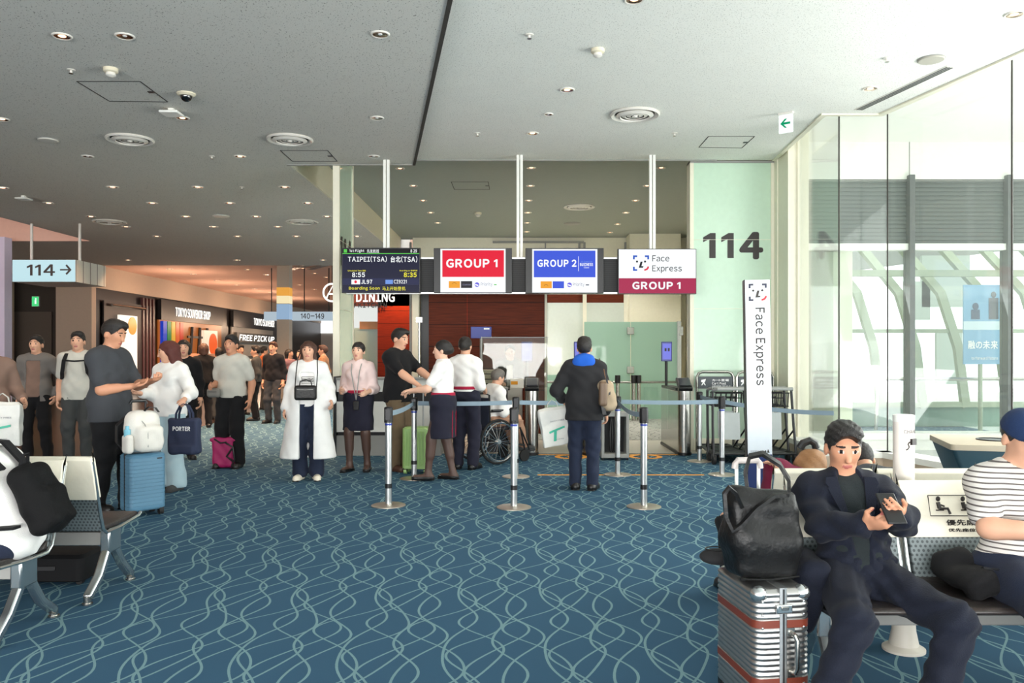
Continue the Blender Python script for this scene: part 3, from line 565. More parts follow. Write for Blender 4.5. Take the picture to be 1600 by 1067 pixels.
f.build('ring', glow('white_lit_letters', (255, 252, 244), 2.0), EM); f = MB(); f.cyl((0, 0, .3), (0, 0, ZP-Z(457, 27)), .015, n=6); f.build('rod', m_joint_shade, EM)
for k in range(2):
    f = MB(); a = P(455+30*k, 421+8*k, 30); b = P(517+20*k, 445-6*k, 27); a.z = b.z = ZP-.03
    f.ribbon([a, b], .05, .25, (0, 0, 1)); f.build(f'trim_{k+1}', m_alu).__setitem__('kind', 'structure')
# ================================================================ ceiling fittings
m_trim = mat('white_trim_ring', (226, 222, 214), .4); m_bulb = glow('warm_bulb', (255, 186, 140), 5.0); m_refl = mat('chrome_reflector', (170, 150, 130), .18, 1)
def downlight(px, py, z, lit, r, label, group, sp=0, col=(1, .80, .62)):
    p = ON(px, py, z); t = T('ceiling_downlight', label, 'downlight', p, 0, group)
    f = MB(); f.lathe([(r*.82, -.001), (r*.84, -.01), (r*.98, -.012), (r*1.06, -.004), (r*1.06, 0)], n=24); f.build('trim_ring', m_trim, t)
    f = MB(); f.lathe([(r*.83, -.008), (r*.6, -.0045), (r*.3, -.002), (0, -.0015)], n=24); f.build('reflector', m_refl, t)
    if lit:
        f = MB(); f.lathe([(0, -.0062), (r*.36, -.006), (r*.42, -.003), (r*.42, 0)], n=16); f.build('lamp', m_bulb, t)
    else:
        f = MB(); f.lathe([(0, -.0062), (r*.2, -.006), (r*.24, -.003), (r*.24, 0)], n=16); f.build('lamp', m_typew, t)
    if sp: spot('downlight_lamp', (p.x, p.y, z-.03), sp, col)
near = [(97, 56, 1, 'lit pinkish downlight nearest the left picture corner'), (195, 56, 0, 'unlit bronze downlight beside the lit one at upper left'), (594, 53, 0, 'unlit chrome downlight near the top of the ceiling step'),
        (285, 184, 1, 'lit pinkish downlight right below the ceiling dome camera'), (589, 184, 0, 'unlit chrome downlight near the middle of the ceiling step'), (3, 186, 1, 'lit downlight cut by the left edge of the picture'),
        (137, 244, 0, 'unlit chrome downlight below the left round air vent'), (375, 244, 1, 'lit amber downlight left of the right-hand ceiling hatch'), (584, 244, 0, 'unlit chrome downlight near the far end of the ceiling step')]
for px, py, lit, lb in near: downlight(px, py, ZL, lit, .082, lb, None, 30 if lit else 0)
for k, (px, py) in enumerate(((4, 293), (176, 292), (309, 292), (445, 292), (76, 317), (238, 317), (359, 317), (481, 317), (142, 338), (290, 338), (400, 338), (511, 338), (197, 354), (334, 354), (434, 354), (245, 369), (371, 369), (463, 369), (558, 369), (200, 406), (370, 406), (505, 406))):
    downlight(px, py, ZL, 1, .1, 'warm lit downlight in the dim far part of the left ceiling', 'downlights over the left concourse', 210 if k % 2 == 1 else 45 if k == 8 else 0, (1, .58, .33))
for px, py in ((265, 420), (302, 428), (387, 421), (416, 429), (338, 438), (370, 445), (398, 451), (423, 457), (473, 419), (492, 427), (510, 433), (469, 445), (491, 452)):
    downlight(px, py, ZP, 1, .12, 'warm lit downlight in the salmon ceiling above the shops', 'downlights over the shops', 620 if px in (302, 416, 338, 423, 492) else 0, (1, .58, .33))
for px, py, lit, lb in ((886, 140, 1, 'lit pinkish twin downlight left of the round vent in the bright ceiling'), (832, 208, 1, 'lit pinkish downlight left of the middle sign post top'), (857, 178, 0, 'small unlit chrome downlight above the middle sign post'), (1360, 138, 1, 'lit downlight beside the black linear slot vent'), (1585, 22, 1, 'lit downlight at the upper right picture corner'), (991, -1, 1, 'lit downlight cut by the top edge of the picture')):
    downlight(px, py, ZR, lit, .08 if px != 857 else .055, lb, None, 25 if lit else 0)
for k, (px, py) in enumerate(((625, 263), (830, 262), (1033, 262), (646, 290), (829, 290), (1011, 290), (661, 313), (826, 313), (993, 313), (673, 332), (825, 332), (978, 332), (684, 348), (824, 348), (965, 350), (823, 362), (953, 363))):
    downlight(px, py, ZG, 1, .085, 'pinkish lit downlight in the grey ceiling above the gates', 'downlights above the gates', 110, (1, .96, .9))
def diffuser(px, py, z, label, r=.3):
    t = T('air_diffuser', label, 'air vent', ON(px, py, z-.002))
    f = MB(); f.lathe([(r, 0), (r*1.02, -.015), (r*.96, -.03), (r*.84, -.012), (r*.8, 0)], n=36); f.build('outer_ring', m_trim, t)
    for k, (a, b) in enumerate(((.74, .6), (.52, .4), (.32, .2))):
        f = MB(); f.lathe([(r*a, -.012), (r*(a+.02), -.022), (r*b, -.045+.008*k), (r*(b-.03), -.03), (r*a*.98, -.008)], n=32); f.build('cone_ring', m_trim, t)
    f = MB(); f.lathe([(r*.8, -.002), (0, -.003)], n=32); f.build('throat', mat('vent_shadow', (84, 80, 74), .8), t)
    f = MB(); f.lathe([(r*.13, -.02), (r*.1, -.04), (0, -.045)], n=16); f.build('hub', m_trim, t)
diffuser(203, 217, ZL, 'round air vent in the left ceiling, the left one of the near pair'); diffuser(453, 217, ZL, 'round air vent in the left ceiling above the right-hand hatch'); diffuser(992, 178, ZR, 'round air vent in the bright right ceiling')
diffuser(171, 346, ZL, 'round air vent far off above the hanging 114 lightbox', .34); diffuser(472, 346, ZL, 'round air vent far off near the left glass pylon', .34); diffuser(905, 323, ZG, 'round air vent in the grey ceiling above the gates', .36)
def disc(name, px, py, z, r, label, cat, m=m_trim):
    t = T(name, label, cat, ON(px, py, z)); f = MB(); f.lathe([(r, 0), (r, -.012), (r*.93, -.02), (0, -.024)], n=32); f.build('cover', m, t)
    f = MB(); f.lathe([(r*1.05, 0), (r*1.05, -.006), (r, -.008), (r, 0)], n=32); f.build('rim', m_grey, t)
disc('ceiling_speaker', 75, 218, ZL, .125, 'flat round speaker in the left ceiling beside the left air vent', 'speaker'); disc('ceiling_speaker', 345, 337, ZL, .17, 'flat round speaker far off in the dim left ceiling', 'speaker')
disc('ceiling_speaker', 1455, 92, ZR, .125, 'flat round speaker in the bright ceiling near the windows', 'speaker', mat('speaker_grille', (176, 172, 160), .6)); disc('ceiling_speaker', 894, 349, ZG, .22, 'dark flat speaker in the ceiling above the gates', 'speaker', m_grey)
def detector(px, py, z, label, s=1.0):
    t = T('smoke_detector', label, 'detector', ON(px, py, z))
    f = MB(); f.lathe([(.065*s, 0), (.065*s, -.03*s), (.05*s, -.04*s), (0, -.04*s)], n=20); f.build('base', mat('ivory_plastic', (222, 214, 190), .5), t); f = MB(); f.lathe([(.04*s, -.04*s), (.045*s, -.065*s), (.02*s, -.08*s), (0, -.08*s)], n=16); f.build('sensor', m_trim, t)
detector(173, 107, ZL, 'ivory detector in the left ceiling above the hatch', 1.1); detector(934, 77, ZR, 'round ivory detector in the bright right ceiling', 1.0); detector(747, 332, ZG, 'small detector in the grey ceiling left of the sign post', 1.3)
def sprinkler(px, py, z, label):
    t = T('ceiling_sprinkler', label, 'sprinkler', ON(px, py, z)); f = MB(); f.lathe([(.04, 0), (.04, -.006), (.012, -.01), (.012, -.035), (0, -.035)], n=14); f.build('escutcheon', m_trim, t); f = MB(); f.lathe([(.022, -.036), (.022, -.04), (0, -.04)], n=12); f.build('deflector', m_steel, t)
for px, py, z, lb in ((111, 109, ZL, 'small sprinkler left of the ivory detector, upper left'), (331, 244, ZL, 'small sprinkler between the two near left air vents'), (378, 292, ZL, 'small sprinkler among far left downlights'), (827, 54, ZR, 'small sprinkler near the top of the bright ceiling'), (746, 208, ZR, 'small sprinkler near the ceiling step above the red sign'), (1054, 208, ZR, 'small sprinkler right of the round vent in the bright ceiling'), (1386, 91, ZR, 'small sprinkler beside the speaker near the windows')): sprinkler(px, py, z, lb)
DC = T('dome_camera', 'white ceiling camera with a black dome, left ceiling', 'camera', ON(291, 146, ZL)); f = MB(); f.lathe([(.1, 0), (.1, -.012), (.075, -.03), (0, -.03)], n=28); f.build('base', mat('ivory_plastic', (222, 214, 190), .5), DC)
f = MB(); f.lathe([(.062, -.028), (.06, -.05), (.045, -.075), (.02, -.09), (0, -.093)], n=24); f.build('dome', mat('black_dome', (8, 8, 10), .08, coat=1), DC)
for px, py, lb in ((268, 170, 'white wireless access point beside the dome camera'), (37, 306, 'white wireless access point far off at left, above the hanging lightbox')):
    t = T('access_point', lb, 'access point', ON(px, py, ZL)); f = MB(); f.bb((-.03, -.03, -.045), (.03, .03, 0)); f.build('bracket', m_white, t); f = MB(); f.box((0, 0, -.055), (.22, .22, .03)); f.build('body', m_white, t, .014, seg=3)
def hatch(pts, z, label):
    q = [ON(px, py, z) for px, py in pts]; c = sum(q, Vector())/4; t = T('ceiling_hatch', label, 'hatch', c)
    f = MB()
    for i in range(4): f.ribbon([q[i]-c+Vector((0, 0, -.002)), q[(i+1) % 4]-c+Vector((0, 0, -.002))], .004, .011, (0, 0, 1))
    f.build('frame', m_joint_shade, t, smooth=False); f = MB(); e = (q[1]+q[2])/2-c; f.box((e.x*.9, e.y*.9, -.004), (.07, .05, .006)); f.build('latch', m_dark, t)
hatch(((120, 127), (219, 127), (262, 159), (171, 158)), ZL, 'square access hatch outlined in the left ceiling below the ivory detector'); hatch(((438, 235), (512, 235), (527, 252), (457, 252)), ZL, 'square access hatch outlined in the left ceiling near the glass pylon')
hatch(((1107, 213), (1179, 213), (1159, 231), (1092, 230)), ZR, 'square access hatch outlined in the bright ceiling above the gate number'); hatch(((705, 284), (763, 284), (765, 296), (710, 296)), ZG, 'square access hatch outlined in the grey gate ceiling')
SV = T('slot_vent', 'long black linear slot vent in the bright ceiling near the windows', 'air vent', ON(1414, 138, ZR)); a, b = ON(1487, 103, ZR), ON(1340, 172, ZR); c = SV.location
f = MB(); f.ribbon([a-c+Vector((0, 0, -.003)), b-c+Vector((0, 0, -.003))], .006, .11, (0, 0, 1)); f.build('frame', m_trim, SV, smooth=False)
for s in (-.032, 0, .032):
    f = MB(); d = (b-a).normalized(); q = Vector((-d.y, d.x, 0))*s+Vector((0, 0, -.007)); f.ribbon([a-c+q+d*.03, b-c+q-d*.03], .004, .018, (0, 0, 1)); f.build('slot', m_black, SV, smooth=False)
ES = T('exit_arrow_sign', 'white hanging exit sign with a green arrow below the bright ceiling', 'sign', ON(1228, 176, ZR), -38)
f = MB(); f.bb((-.09, -.03, -.02), (.09, .03, 0)); f.build('bracket', m_trim, ES); f = MB(); f.box((0, 0, -.135), (.17, .04, .22)); f.build('panel', glow('exit_panel_white', (244, 255, 250), 1.1), ES, .006)
f = MB(); f.prism([(-.06, -.135), (-.005, -.08), (.02, -.08), (-.02, -.122), (.06, -.122), (.06, -.148), (-.02, -.148), (.02, -.19), (-.005, -.19)], 'y', -.026, -.0205); f.build('arrow', glow('exit_arrow_green', (0, 160, 110), .9), ES, smooth=False)
# ================================================================ signs
d = 12.0
SR = T('sign_rail', 'black slatted sign rail hung from the ceiling on three white posts', 'sign rail', (0, d, 0))
f = MB(); f.bb((X(640, d), .06, Z(457, d)), (X(1075, d), .16, Z(403, d))); f.build('louvre', stripe_mat('black_louvre', (30, 30, 32), (10, 10, 11), 2, .03, .4), SR, smooth=False)
for y0, y1 in ((458.5, 456), (404, 401.5)):
    f = MB(); f.bb((X(540, d), .05, Z(y0, d)), (X(1080, d), .17, Z(y1, d))); f.build('edge_profile', m_alu, SR, smooth=False)
for px in (602, 812, 1021):
    f = MB(); f.bb((X(px-5, d), .08, Z(457, d)), (X(px-.6, d), .14, ZR+.3 if px > 640 else ZL)); f.bb((X(px+.6, d), .08, Z(457, d)), (X(px+5, d), .14, ZR+.3 if px > 640 else ZL)); f.build('hanger_post', m_white, SR, .004)
def monitor(label, x0, x1, y0, y1, screens):
    c = (x0+x1)/2; t = T('gate_monitor', label, 'screen', (X(c, d), d, Z((y0+y1)/2, d)), 0)
    u = lambda px: (px-c)*d/F; v = lambda py: ((y0+y1)/2-py)*d/F
    f = MB(); f.bb((u(x0), -.03, v(y1)), (u(x1), .05, v(y0))); f.build('housing', m_black, t, .004)
    return t, u, v
def pan(name, t, u, v, x0, x1, y0, y1, m, y=-.032, th=.003):
    f = MB(); f.bb((u(x0), y-th, v(y1)), (u(x1), y, v(y0))); return f.build(name, m, t, smooth=False)
g_white = glow('screen_white', (246, 250, 252), 1.0); g_red = glow('screen_red', (226, 16, 52), 1.0); g_blue = glow('screen_blue', (58, 86, 214), 1.0); g_crim = glow('screen_crimson', (168, 38, 78), 1.0)
g_navy = glow('screen_navy', (22, 24, 52), 1.0); g_blk = glow('screen_black', (14, 14, 20), 1.0); g_yel = glow('screen_yellow', (236, 226, 50), 1.0); g_grn = glow('screen_green', (90, 200, 80), 1.0); g_org = glow('screen_orange', (236, 160, 40), 1.0)
g_dk = glow('screen_charcoal', (36, 36, 42), 1.0); g_lil = glow('screen_violet', (110, 100, 220), 1.0); g_gry = glow('screen_grey', (130, 130, 160), 1.0); g_navy2 = glow('screen_navy_row', (34, 38, 74), 1.0); g_sky = glow('screen_sky', (110, 150, 224), 1.0)
t, u, v = monitor('black departure board to Taipei, leftmost of four screens on the rail', 534.5, 657, 387.5, 458, 0)
pan('display', t, u, v, 536, 655.5, 389, 457, g_navy); pan('header_bar', t, u, v, 536, 655.5, 389, 396, g_blk, -.035); pan('green_line', t, u, v, 536, 655.5, 396, 397.2, g_grn, -.036); pan('status_icon', t, u, v, 538, 543, 389.8, 395, g_grn, -.037)
pan('row_band', t, u, v, 536, 655.5, 435, 445, g_navy2, -.035)
def tx(name, t, u, v, s, x0, x1, y0, y1, m, bold=.0, y=-.041): return letters(name, s, u(x0), u(x1), v(y1), v(y0), y, m, t, bold, t=.001)
tx('header_text', t, u, v, '1st Flight', 547, 570, 390, 395.5, g_white, .02); tx('header_text', t, u, v, '先发航班', 574, 593, 390, 395.5, g_white, .01); tx('clock', t, u, v, '8 29', 642, 652, 390, 395, g_white, .02)
tx('destination', t, u, v, 'TAIPEI(TSA)', 544.5, 605, 400.5, 410, g_white, .02); tx('destination', t, u, v, '台北(TSA)', 611, 652.5, 400.5, 410.5, g_white, .02)
tx('caption', t, u, v, 'Scheduled Time 定刻', 544, 572, 422, 424.6, g_yel, .01); tx('caption', t, u, v, 'Boarding at 搭乗時刻', 625, 652.5, 422, 424.6, g_yel, .01)
tx('departure_time', t, u, v, '8:55', 551, 571, 426, 433.3, g_white, .03); tx('boarding_time', t, u, v, '8:35', 631.5, 651.5, 426, 433.3, g_yel, .03)
pan('airline_tile', t, u, v, 550, 563.5, 437, 444.5, g_white, -.038); pan('airline_tile', t, u, v, 603, 614.5, 437.5, 444, g_sky, -.038); f = MB(); f.sph((u(556.5), -.042, v(440.7)), (.02, .002, .022)); f.build('airline_mark', g_red, t)
tx('flight_number', t, u, v, 'JL97', 565, 582.5, 437.3, 443.8, g_white, .03, -.043); tx('flight_number', t, u, v, 'CI9221', 616, 636, 437.5, 443.3, g_white, .02, -.043)
tx('status', t, u, v, 'Boarding Soon', 546, 594, 448, 454.2, g_yel, .02); tx('status', t, u, v, '马上开始登机', 598, 634, 448, 454, g_yel, .01)
def ball(t, u, v, px, py):
    f = MB(); f.cyl((u(px), -.036, v(py)), (u(px), -.04, v(py)), .034, n=24); f.build('ball_emblem', g_lil, t); f = MB(); f.box((u(px)-.004, -.042, v(py)-.006), (.05, .002, .018), Euler((0, .3, 0))); f.build('emblem_band', g_white, t)
t, u, v = monitor('red boarding group screen, second from left on the rail', 678, 800, 388, 458, 0)
pan('display', t, u, v, 688.5, 790, 389.2, 457, g_white); pan('red_panel', t, u, v, 691.5, 787.5, 391.5, 433, g_red, -.035); tx('group_text', t, u, v, 'GROUP 1', 697.5, 777.5, 405, 418.6, g_white, .045)
pan('partner_tile', t, u, v, 701.5, 719, 439.5, 450.2, g_org, -.035); pan('partner_tile', t, u, v, 720.5, 738, 439.5, 450.2, g_dk, -.035); ball(t, u, v, 745.5, 445)
tx('partner_mark', t, u, v, 'DIAMOND', 723, 736, 444, 446.2, g_gry, .01); tx('priority_text', t, u, v, 'Priority', 751.5, 769.5, 441.5, 448.3, g_gry, .0); pan('green_dash', t, u, v, 772, 776, 444.3, 445.8, g_grn, -.035)
f = MB(); f.tube([(u(710.2)+.028*math.cos(a), -.036, v(444)+.02*math.sin(a)) for a in [PI*i/10 for i in range(11)]], .003); f.build('tile_mark', g_dk, t)
t, u, v = monitor('blue boarding group screen, third from left on the rail', 821, 943, 388, 458.5, 0)
pan('display', t, u, v, 831.5, 933, 389.5, 457.3, g_white); pan('blue_panel', t, u, v, 834, 930, 392, 433.5, g_blue, -.035); tx('group_text', t, u, v, 'GROUP 2', 839.5, 900.5, 406, 417.5, g_white, .045); pan('divider', t, u, v, 903.2, 903.8, 401, 424, g_white, -.036)
tx('partner_text', t, u, v, 'BUSINESS', 906, 926, 411.5, 416, g_white, .04); tx('partner_text', t, u, v, 'JAL Global Club', 907, 925, 408, 410.6, g_sky, .01); tx('partner_text', t, u, v, 'Class', 912, 920, 417, 419.5, g_white, .01)
pan('partner_tile', t, u, v, 844.5, 862, 439.8, 450.6, g_org, -.035); pan('partner_tile', t, u, v, 863.5, 881, 439.8, 450.6, g_blue, -.035); ball(t, u, v, 889.5, 445.3); tx('priority_text', t, u, v, 'Priority', 895, 912.5, 441.8, 448.6, g_gry, .0); pan('blue_dash', t, u, v, 915, 920, 444.6, 446.2, g_navy2, -.035)
f = MB(); f.tube([(u(853)+.028*math.cos(a), -.036, v(447)+.02*math.sin(a)) for a in [PI*i/10 for i in range(11)]], .003); f.build('tile_mark', g_dk, t)
def face_mark(t, x0, x1, z0, z1, y, mk, mb, mr):
    w, h = x1-x0, z1-z0; q = lambda a, b: (x0+a*w, z0+b*h); k = .11
    def corner(cx, cz, sx, sz, m, name):
        f = MB(); L = .26; f.prism([q(cx, cz), q(cx+sx*L, cz), q(cx+sx*L, cz+sz*k), q(cx+sx*k, cz+sz*k), q(cx+sx*k, cz+sz*L), q(cx, cz+sz*L)], 'y', y-.002, y); f.build(name, m, t, smooth=False)
    corner(0, 1, 1, -1, mb, 'bracket'); corner(1, 1, -1, -1, mb, 'bracket'); corner(0, 0, 1, 1, mb, 'bracket')
    f = MB(); o = [q(1, .28), q(.98, .16), q(.9, .06), q(.78, .01), q(.7, 0), q(.7, .11), q(.78, .125), q(.85, .17), q(.89, .24), q(.89, .28)]; f.prism(o, 'y', y-.002, y); f.build('bracket', mr, t, smooth=False)
    for a in (.25, .75):
        f = MB(); c = q(a, .6); f.cyl((c[0], y-.002, c[1]), (c[0], y, c[1]), .065*w, n=18); f.build('dot', mk, t)
    f = MB(); f.prism([q(.47, .6), q(.6, .6), q(.53, .3), q(.66, .3), q(.62, .2), q(.36, .2)], 'y', y-.002, y); f.build('nose', mk, t, smooth=False)
t, u, v = monitor('white and crimson face recognition group screen, rightmost on the rail', 965, 1087.5, 389, 459.5, 0)
pan('display', t, u, v, 966.5, 1086.5, 390, 458.5, g_white); pan('crimson_panel', t, u, v, 966.5, 1086.5, 435, 458.5, g_crim, -.035); tx('group_text', t, u, v, 'GROUP 1', 987.5, 1062.5, 440.5, 452.5, g_white, .045)
face_mark(t, u(988.5), u(1013.5), v(423.5), v(399.5), -.036, g_dk, glow('screen_mid_blue', (44, 88, 190), 1.0), glow('screen_scarlet', (222, 50, 74), 1.0))
tx('title', t, u, v, 'Face', 1018.5, 1045, 399.5, 409, g_dk, .005); tx('title', t, u, v, 'Express', 1018.5, 1064.5, 415, 427, g_dk, .005)
# hanging gate lightbox, left
LB = T('gate_lightbox', 'pale blue hanging lightbox with gate number and arrow at far left', 'sign', (X(68.5, 17.7), 17.7, Z(423, 17.7)))
e = 17.7/F; w2, h2 = 49.5*e, 17.5*e
f = MB(); f.bb((-w2, .006, -h2), (w2, 1.3, h2)); f.build('housing', stripe_mat('ribbed_white', (226, 226, 218), (150, 146, 140), 1, .3, .12), LB, .006)
f = MB(); f.bb((-w2*.99, 0, -h2*.97), (w2*.99, .006, h2*.97)); f.build('light_panel', glow('lightbox_blue', (196, 232, 240), .92), LB)
letters('gate_number', '114', (42-68.5)*e, (86-68.5)*e, (423-431)*e, (423-413)*e, -.004, m_type, LB, .025)
f = MB(); f.prism([((a-68.5)*e, (423-b)*e) for a, b in ((94, 420.3), (107, 420.3), (102.5, 415), (104.5, 413), (112, 421.5), (104.5, 429.5), (102.5, 427.5), (107, 422.6), (94, 422.6))], 'y', -.006, -.002); f.build('arrow', m_type, LB, smooth=False)
for px in (36.5, 113):
    f = MB(); f.cyl(((px-68.5)*e, .3, h2), ((px-68.5)*e, .3, ZL-LB.location.z), .03); f.build('hanger_rod', m_trim, LB)
# standing totem
dt = 7.0; TO = T('sign_totem', 'tall white standing sign with face emblem and navy foot beside the seats', 'sign', (X(1189, dt), dt, 0)); TO.rotation_euler = (0, math.radians(-.9), math.radians(-8)); e = dt/F
f = MB(); f.bb((-18.5*e, 0, Z(710, dt)), (18.5*e, .12, Z(437, dt))); f.build('panel', mat('totem_white', (224, 231, 238), .35), TO, .003)
f = MB(); f.bb((-18.5*e, 0, .012), (18.5*e, .12, Z(710, dt))); f.build('foot', mat('totem_navy', (24, 44, 96), .4), TO, .003); f = MB(); f.bb((-.2, -.12, 0), (.2, .24, .012)); f.build('base_plate', m_grey, TO, .003)
f = MB(); f.bb((-19.5*e, -.004, .012), (-18.5*e, .122, Z(436.5, dt))); f.build('edge', m_dark, TO); f = MB(); f.bb((18.5*e, .02, .012), (19.6*e, .12, Z(437.5, dt))); f.build('edge', m_alu, TO)
face_mark(TO, -13*e, 14.5*e, Z(470, dt), Z(443, dt), -.001, m_type, mat('totem_mark_dark', (40, 42, 66), .5), mat('totem_mark_red', (206, 36, 48), .5))
letters('title', 'Face Express', -7.5*e, 11*e, Z(602, dt), Z(480.5, dt), -.003, m_type, TO, .02, vert=True)
letters('operator_name', 'H A N E D A', -14*e, 2*e, Z(706, dt), Z(703.5, dt), -.003, mat('pale_print', (120, 124, 134), .5), TO)
f = MB(); f.prism([(5*e, Z(707, dt)), (9*e, Z(703, dt)), (10*e, Z(706, dt)), (8*e, Z(708, dt))], 'y', -.003, 0); f.prism([(11*e, Z(707, dt)), (12.5*e, Z(701.5, dt)), (15*e, Z(707.5, dt))], 'y', -.003, 0); f.build('emblem', m_type, TO, smooth=False)
# ================================================================ objects on the floor
def ring(hx, hy, r, n=4):
    o = []; r = min(r, hx*.99, hy*.99)
    for sx, sy, a0 in ((1, 1, 0), (-1, 1, 90), (-1, -1, 180), (1, -1, 270)):
        for k in range(n+1):
            a = math.radians(a0+90*k/n); o.append((sx*(hx-r)+r*math.cos(a), sy*(hy-r)+r*math.sin(a)))
    return o
def stack(mb, layers, c=(0, 0)):
    rows = []; 
    for z, hx, hy, r, m in layers: rows.append([(c[0]+x, c[1]+y, z) for x, y in ring(hx, hy, r)])
    n = len(rows[0]); vs = [p for q in rows for p in q]; N = len(rows)
    v = [mb.b.verts.new(p) for p in vs]
    for i in range(N-1):
        for k in range(n):
            f = mb.b.faces.new((v[i*n+k], v[i*n+(k+1) % n], v[(i+1)*n+(k+1) % n], v[(i+1)*n+k])); f.material_index = layers[i][4]
    mb.b.faces.new(v[:n][::-1]); mb.b.faces.new(v[-n:]); return mb
# ---- queue posts and belts
m_beltc = mat('grey_blue_belt', (132, 152, 166), .7, bump=.2); m_brass = mat('worn_base_plate', (196, 186, 172), .36, .9)
def post(px, py, label, two=True):
    x, y = FL(px, py); t = T('queue_post', label, 'queue post', (x, y, 0))
    f = MB(); f.lathe([(.165, 0), (.165, .008), (.15, .014), (.03, .02), (0, .02)], n=36); f.build('base', m_brass, t)
    f = MB(); f.cyl((0, 0, .015), (0, 0, .93), .032, n=20); f.build('pole', m_alu, t)
    f = MB(); f.cyl((0, 0, .17), (0, 0, .215), .0335, n=20); f.build('lower_band', m_black, t)
    f = MB(); f.cyl((0, 0, .775), (0, 0, .795), .0335, n=20); f.build('blue_band', mat('blue_band', (40, 60, 150), .5), t)
    f = MB(); f.cyl((0, 0, .80), (0, 0, .945), .042, n=20); f.lathe([(.042, .945), (.03, .953), (0, .953)], n=20)
    f.build('belt_head', m_dark, t, .003)
    f = MB(); f.box((0, -.036, .88), (.05, .018, .11)); f.build('belt_slot', m_dark, t, .003)
    return x, y
PQ = {}
for k, px, py, lb in (('a', 607, 790, 'front queue post at the left, joined by a belt to the post behind it'), ('b', 803, 793, 'front queue post in the middle, standing alone before the wheelchair'), ('c', 1006, 792, 'front queue post at the right, belt running back to the rear row'),
                      ('d', 647, 748, 'rear queue post beside the green suitcase'), ('e', 806, 745, 'rear queue post hidden behind the middle front post'), ('f', 965, 742, 'rear queue post in front of the baggage sizing frame'), ('g', 1128, 742, 'rear queue post in front of the luggage carts'), ('h', 1093, 721, 'rear queue post beside the ticket gate machine, nearest the glass pylon')): PQ[k] = post(px, py, lb)
def belt(a, b, label, sag=.02, z=.885):
    p, q = Vector((*PQ[a], z)) if isinstance(a, str) else Vector(a), Vector((*PQ[b], z)) if isinstance(b, str) else Vector(b)
    d = (q-p).normalized(); p, q = p+d*.045, q-d*.045
    f = MB(); f.ribbon([p.lerp(q, i/8)-Vector((0, 0, sag*4*(i/8)*(1-i/8))) for i in range(9)], .05, .004); o = f.build('queue_belt', m_beltc); return tag(o, label, 'belt')
belt('a', 'd', 'grey-blue belt from the left front post to the post by the green suitcase'); belt('d', 'e', 'grey-blue belt passing behind the person in blouse and skirt and the wheelchair', .01); belt('e', 'f', 'grey-blue belt behind the man with the white carrier bag', .01)
belt('f', 'c', 'grey-blue belt slanting from the rear row to the right front post', .05); belt('f', 'g', 'grey-blue belt in front of the ticket gate machine', .01); belt('g', 'h', 'short grey-blue belt between the two posts by the carts', .01)
belt('g', (3.55, 9.1, .80), 'grey-blue belt running from the cart post towards the white totem', .03)
tp = T('floor_tape', 'long orange tape line on the carpet before the gates', 'floor tape', (0, FL(0, 742)[1], 0))
f = MB(); a = FL(840, 742)[0]; b = FL(1100, 742)[0]; f.bb((a, -.03, 0), (b, .03, .003)); f.build('strip', m_gold, tp, smooth=False)
tp = T('floor_tape', 'orange tape line at the edge of the beige gate floor', 'floor tape', (0, FL(0, 711)[1], 0))
f = MB(); f.bb((FL(838, 711)[0], -.03, .004), (FL(1062, 711)[0], .03, .008)); f.build('strip', m_gold, tp, smooth=False)
for px, lb in ((893, 'orange ring mark on the floor behind the man with the carrier bag'), (1008, 'orange ring mark on the floor left of the ticket gate machine')):
    x, y = FL(px, 714); t = T('floor_ring_mark', lb, 'floor mark', (x, y, 0))
    f = MB(); f.lathe([(.24, .004), (.24, .0075), (.17, .0075), (.17, .004), (.24, .004)], n=36); f.build('ring', m_gold, t); f = MB(); f.bb((-.05, -.08, .004), (-.01, .08, .0075)); f.bb((.01, -.08, .004), (.05, .08, .0075)); f.build('footprint', m_gold, t)
# ---- ticket gates
def gate(px, label, screen):
    x, y = FL(px, 712); t = T('ticket_gate', label, 'ticket gate', (x, y, .004))
    f = MB(); f.bb((-.09, .06, .04), (.09, 1.5, .92)); f.build('cabinet', m_steel, t, .01); f = MB(); f.cyl((0, .08, .03), (0, .08, .98), .095, n=24); f.build('front_column', m_steel, t)
    f = MB(); f.bb((-.1, .06, .0), (.1, 1.5, .04)); f.cyl((0, .08, 0), (0, .08, .04), .1, n=24); f.build('plinth', m_black, t)
    f = MB(); f.box((0, .1, 1.02), (.2, .3, .06), Euler((.5, 0, 0))); rp = f.build('reader_pad', m_black, t, .01); f = MB(); f.box((0, .08, 1.055), (.15, .2, .008), Euler((.5, 0, 0))); f.build('reader_screen', mat('reader_glass', (50, 52, 60), .15), rp)
    f = MB(); f.bb((-.085, .3, .92), (.085, 1.5, .96)); f.build('top_plate', m_dark, t, .008)
    f = MB(); q = 1 if screen == 2 else -1; f.bb((q*.1, .9, .3), (q*.46, .92, .95)); f.build('flap', m_glass, t)
    if screen:
        f = MB(); f.cyl((-.06, 1.2, .95), (-.06, 1.2, 1.36), .022); f.build('screen_pole', m_black, t)
        f = MB(); f.box((-.06, 1.17, 1.5), (.17, .04, .31)); sc = f.build('screen_case', mat('screen_case_blue', (30, 44, 130), .3), t, .008); f = MB(); f.box((-.06, 1.148, 1.5), (.13, .004, .25)); f.build('screen_face', glow('gate_screen', (120, 126, 226), 1.0), sc)
        f = MB(); f.box((-.08, 1.144, 1.53), (.03, .003, .05)); f.box((-.03, 1.144, 1.53), (.03, .003, .05)); f.build('screen_figure', m_type, sc)
gate(1071, 'steel ticket gate machine with lit face screen, nearest the glass pylon', 1); gate(921, 'ticket gate machine with violet screen behind the man with the carrier bag', 1); gate(831, 'round-ended steel ticket gate machine left of the man with the carrier bag', 2)
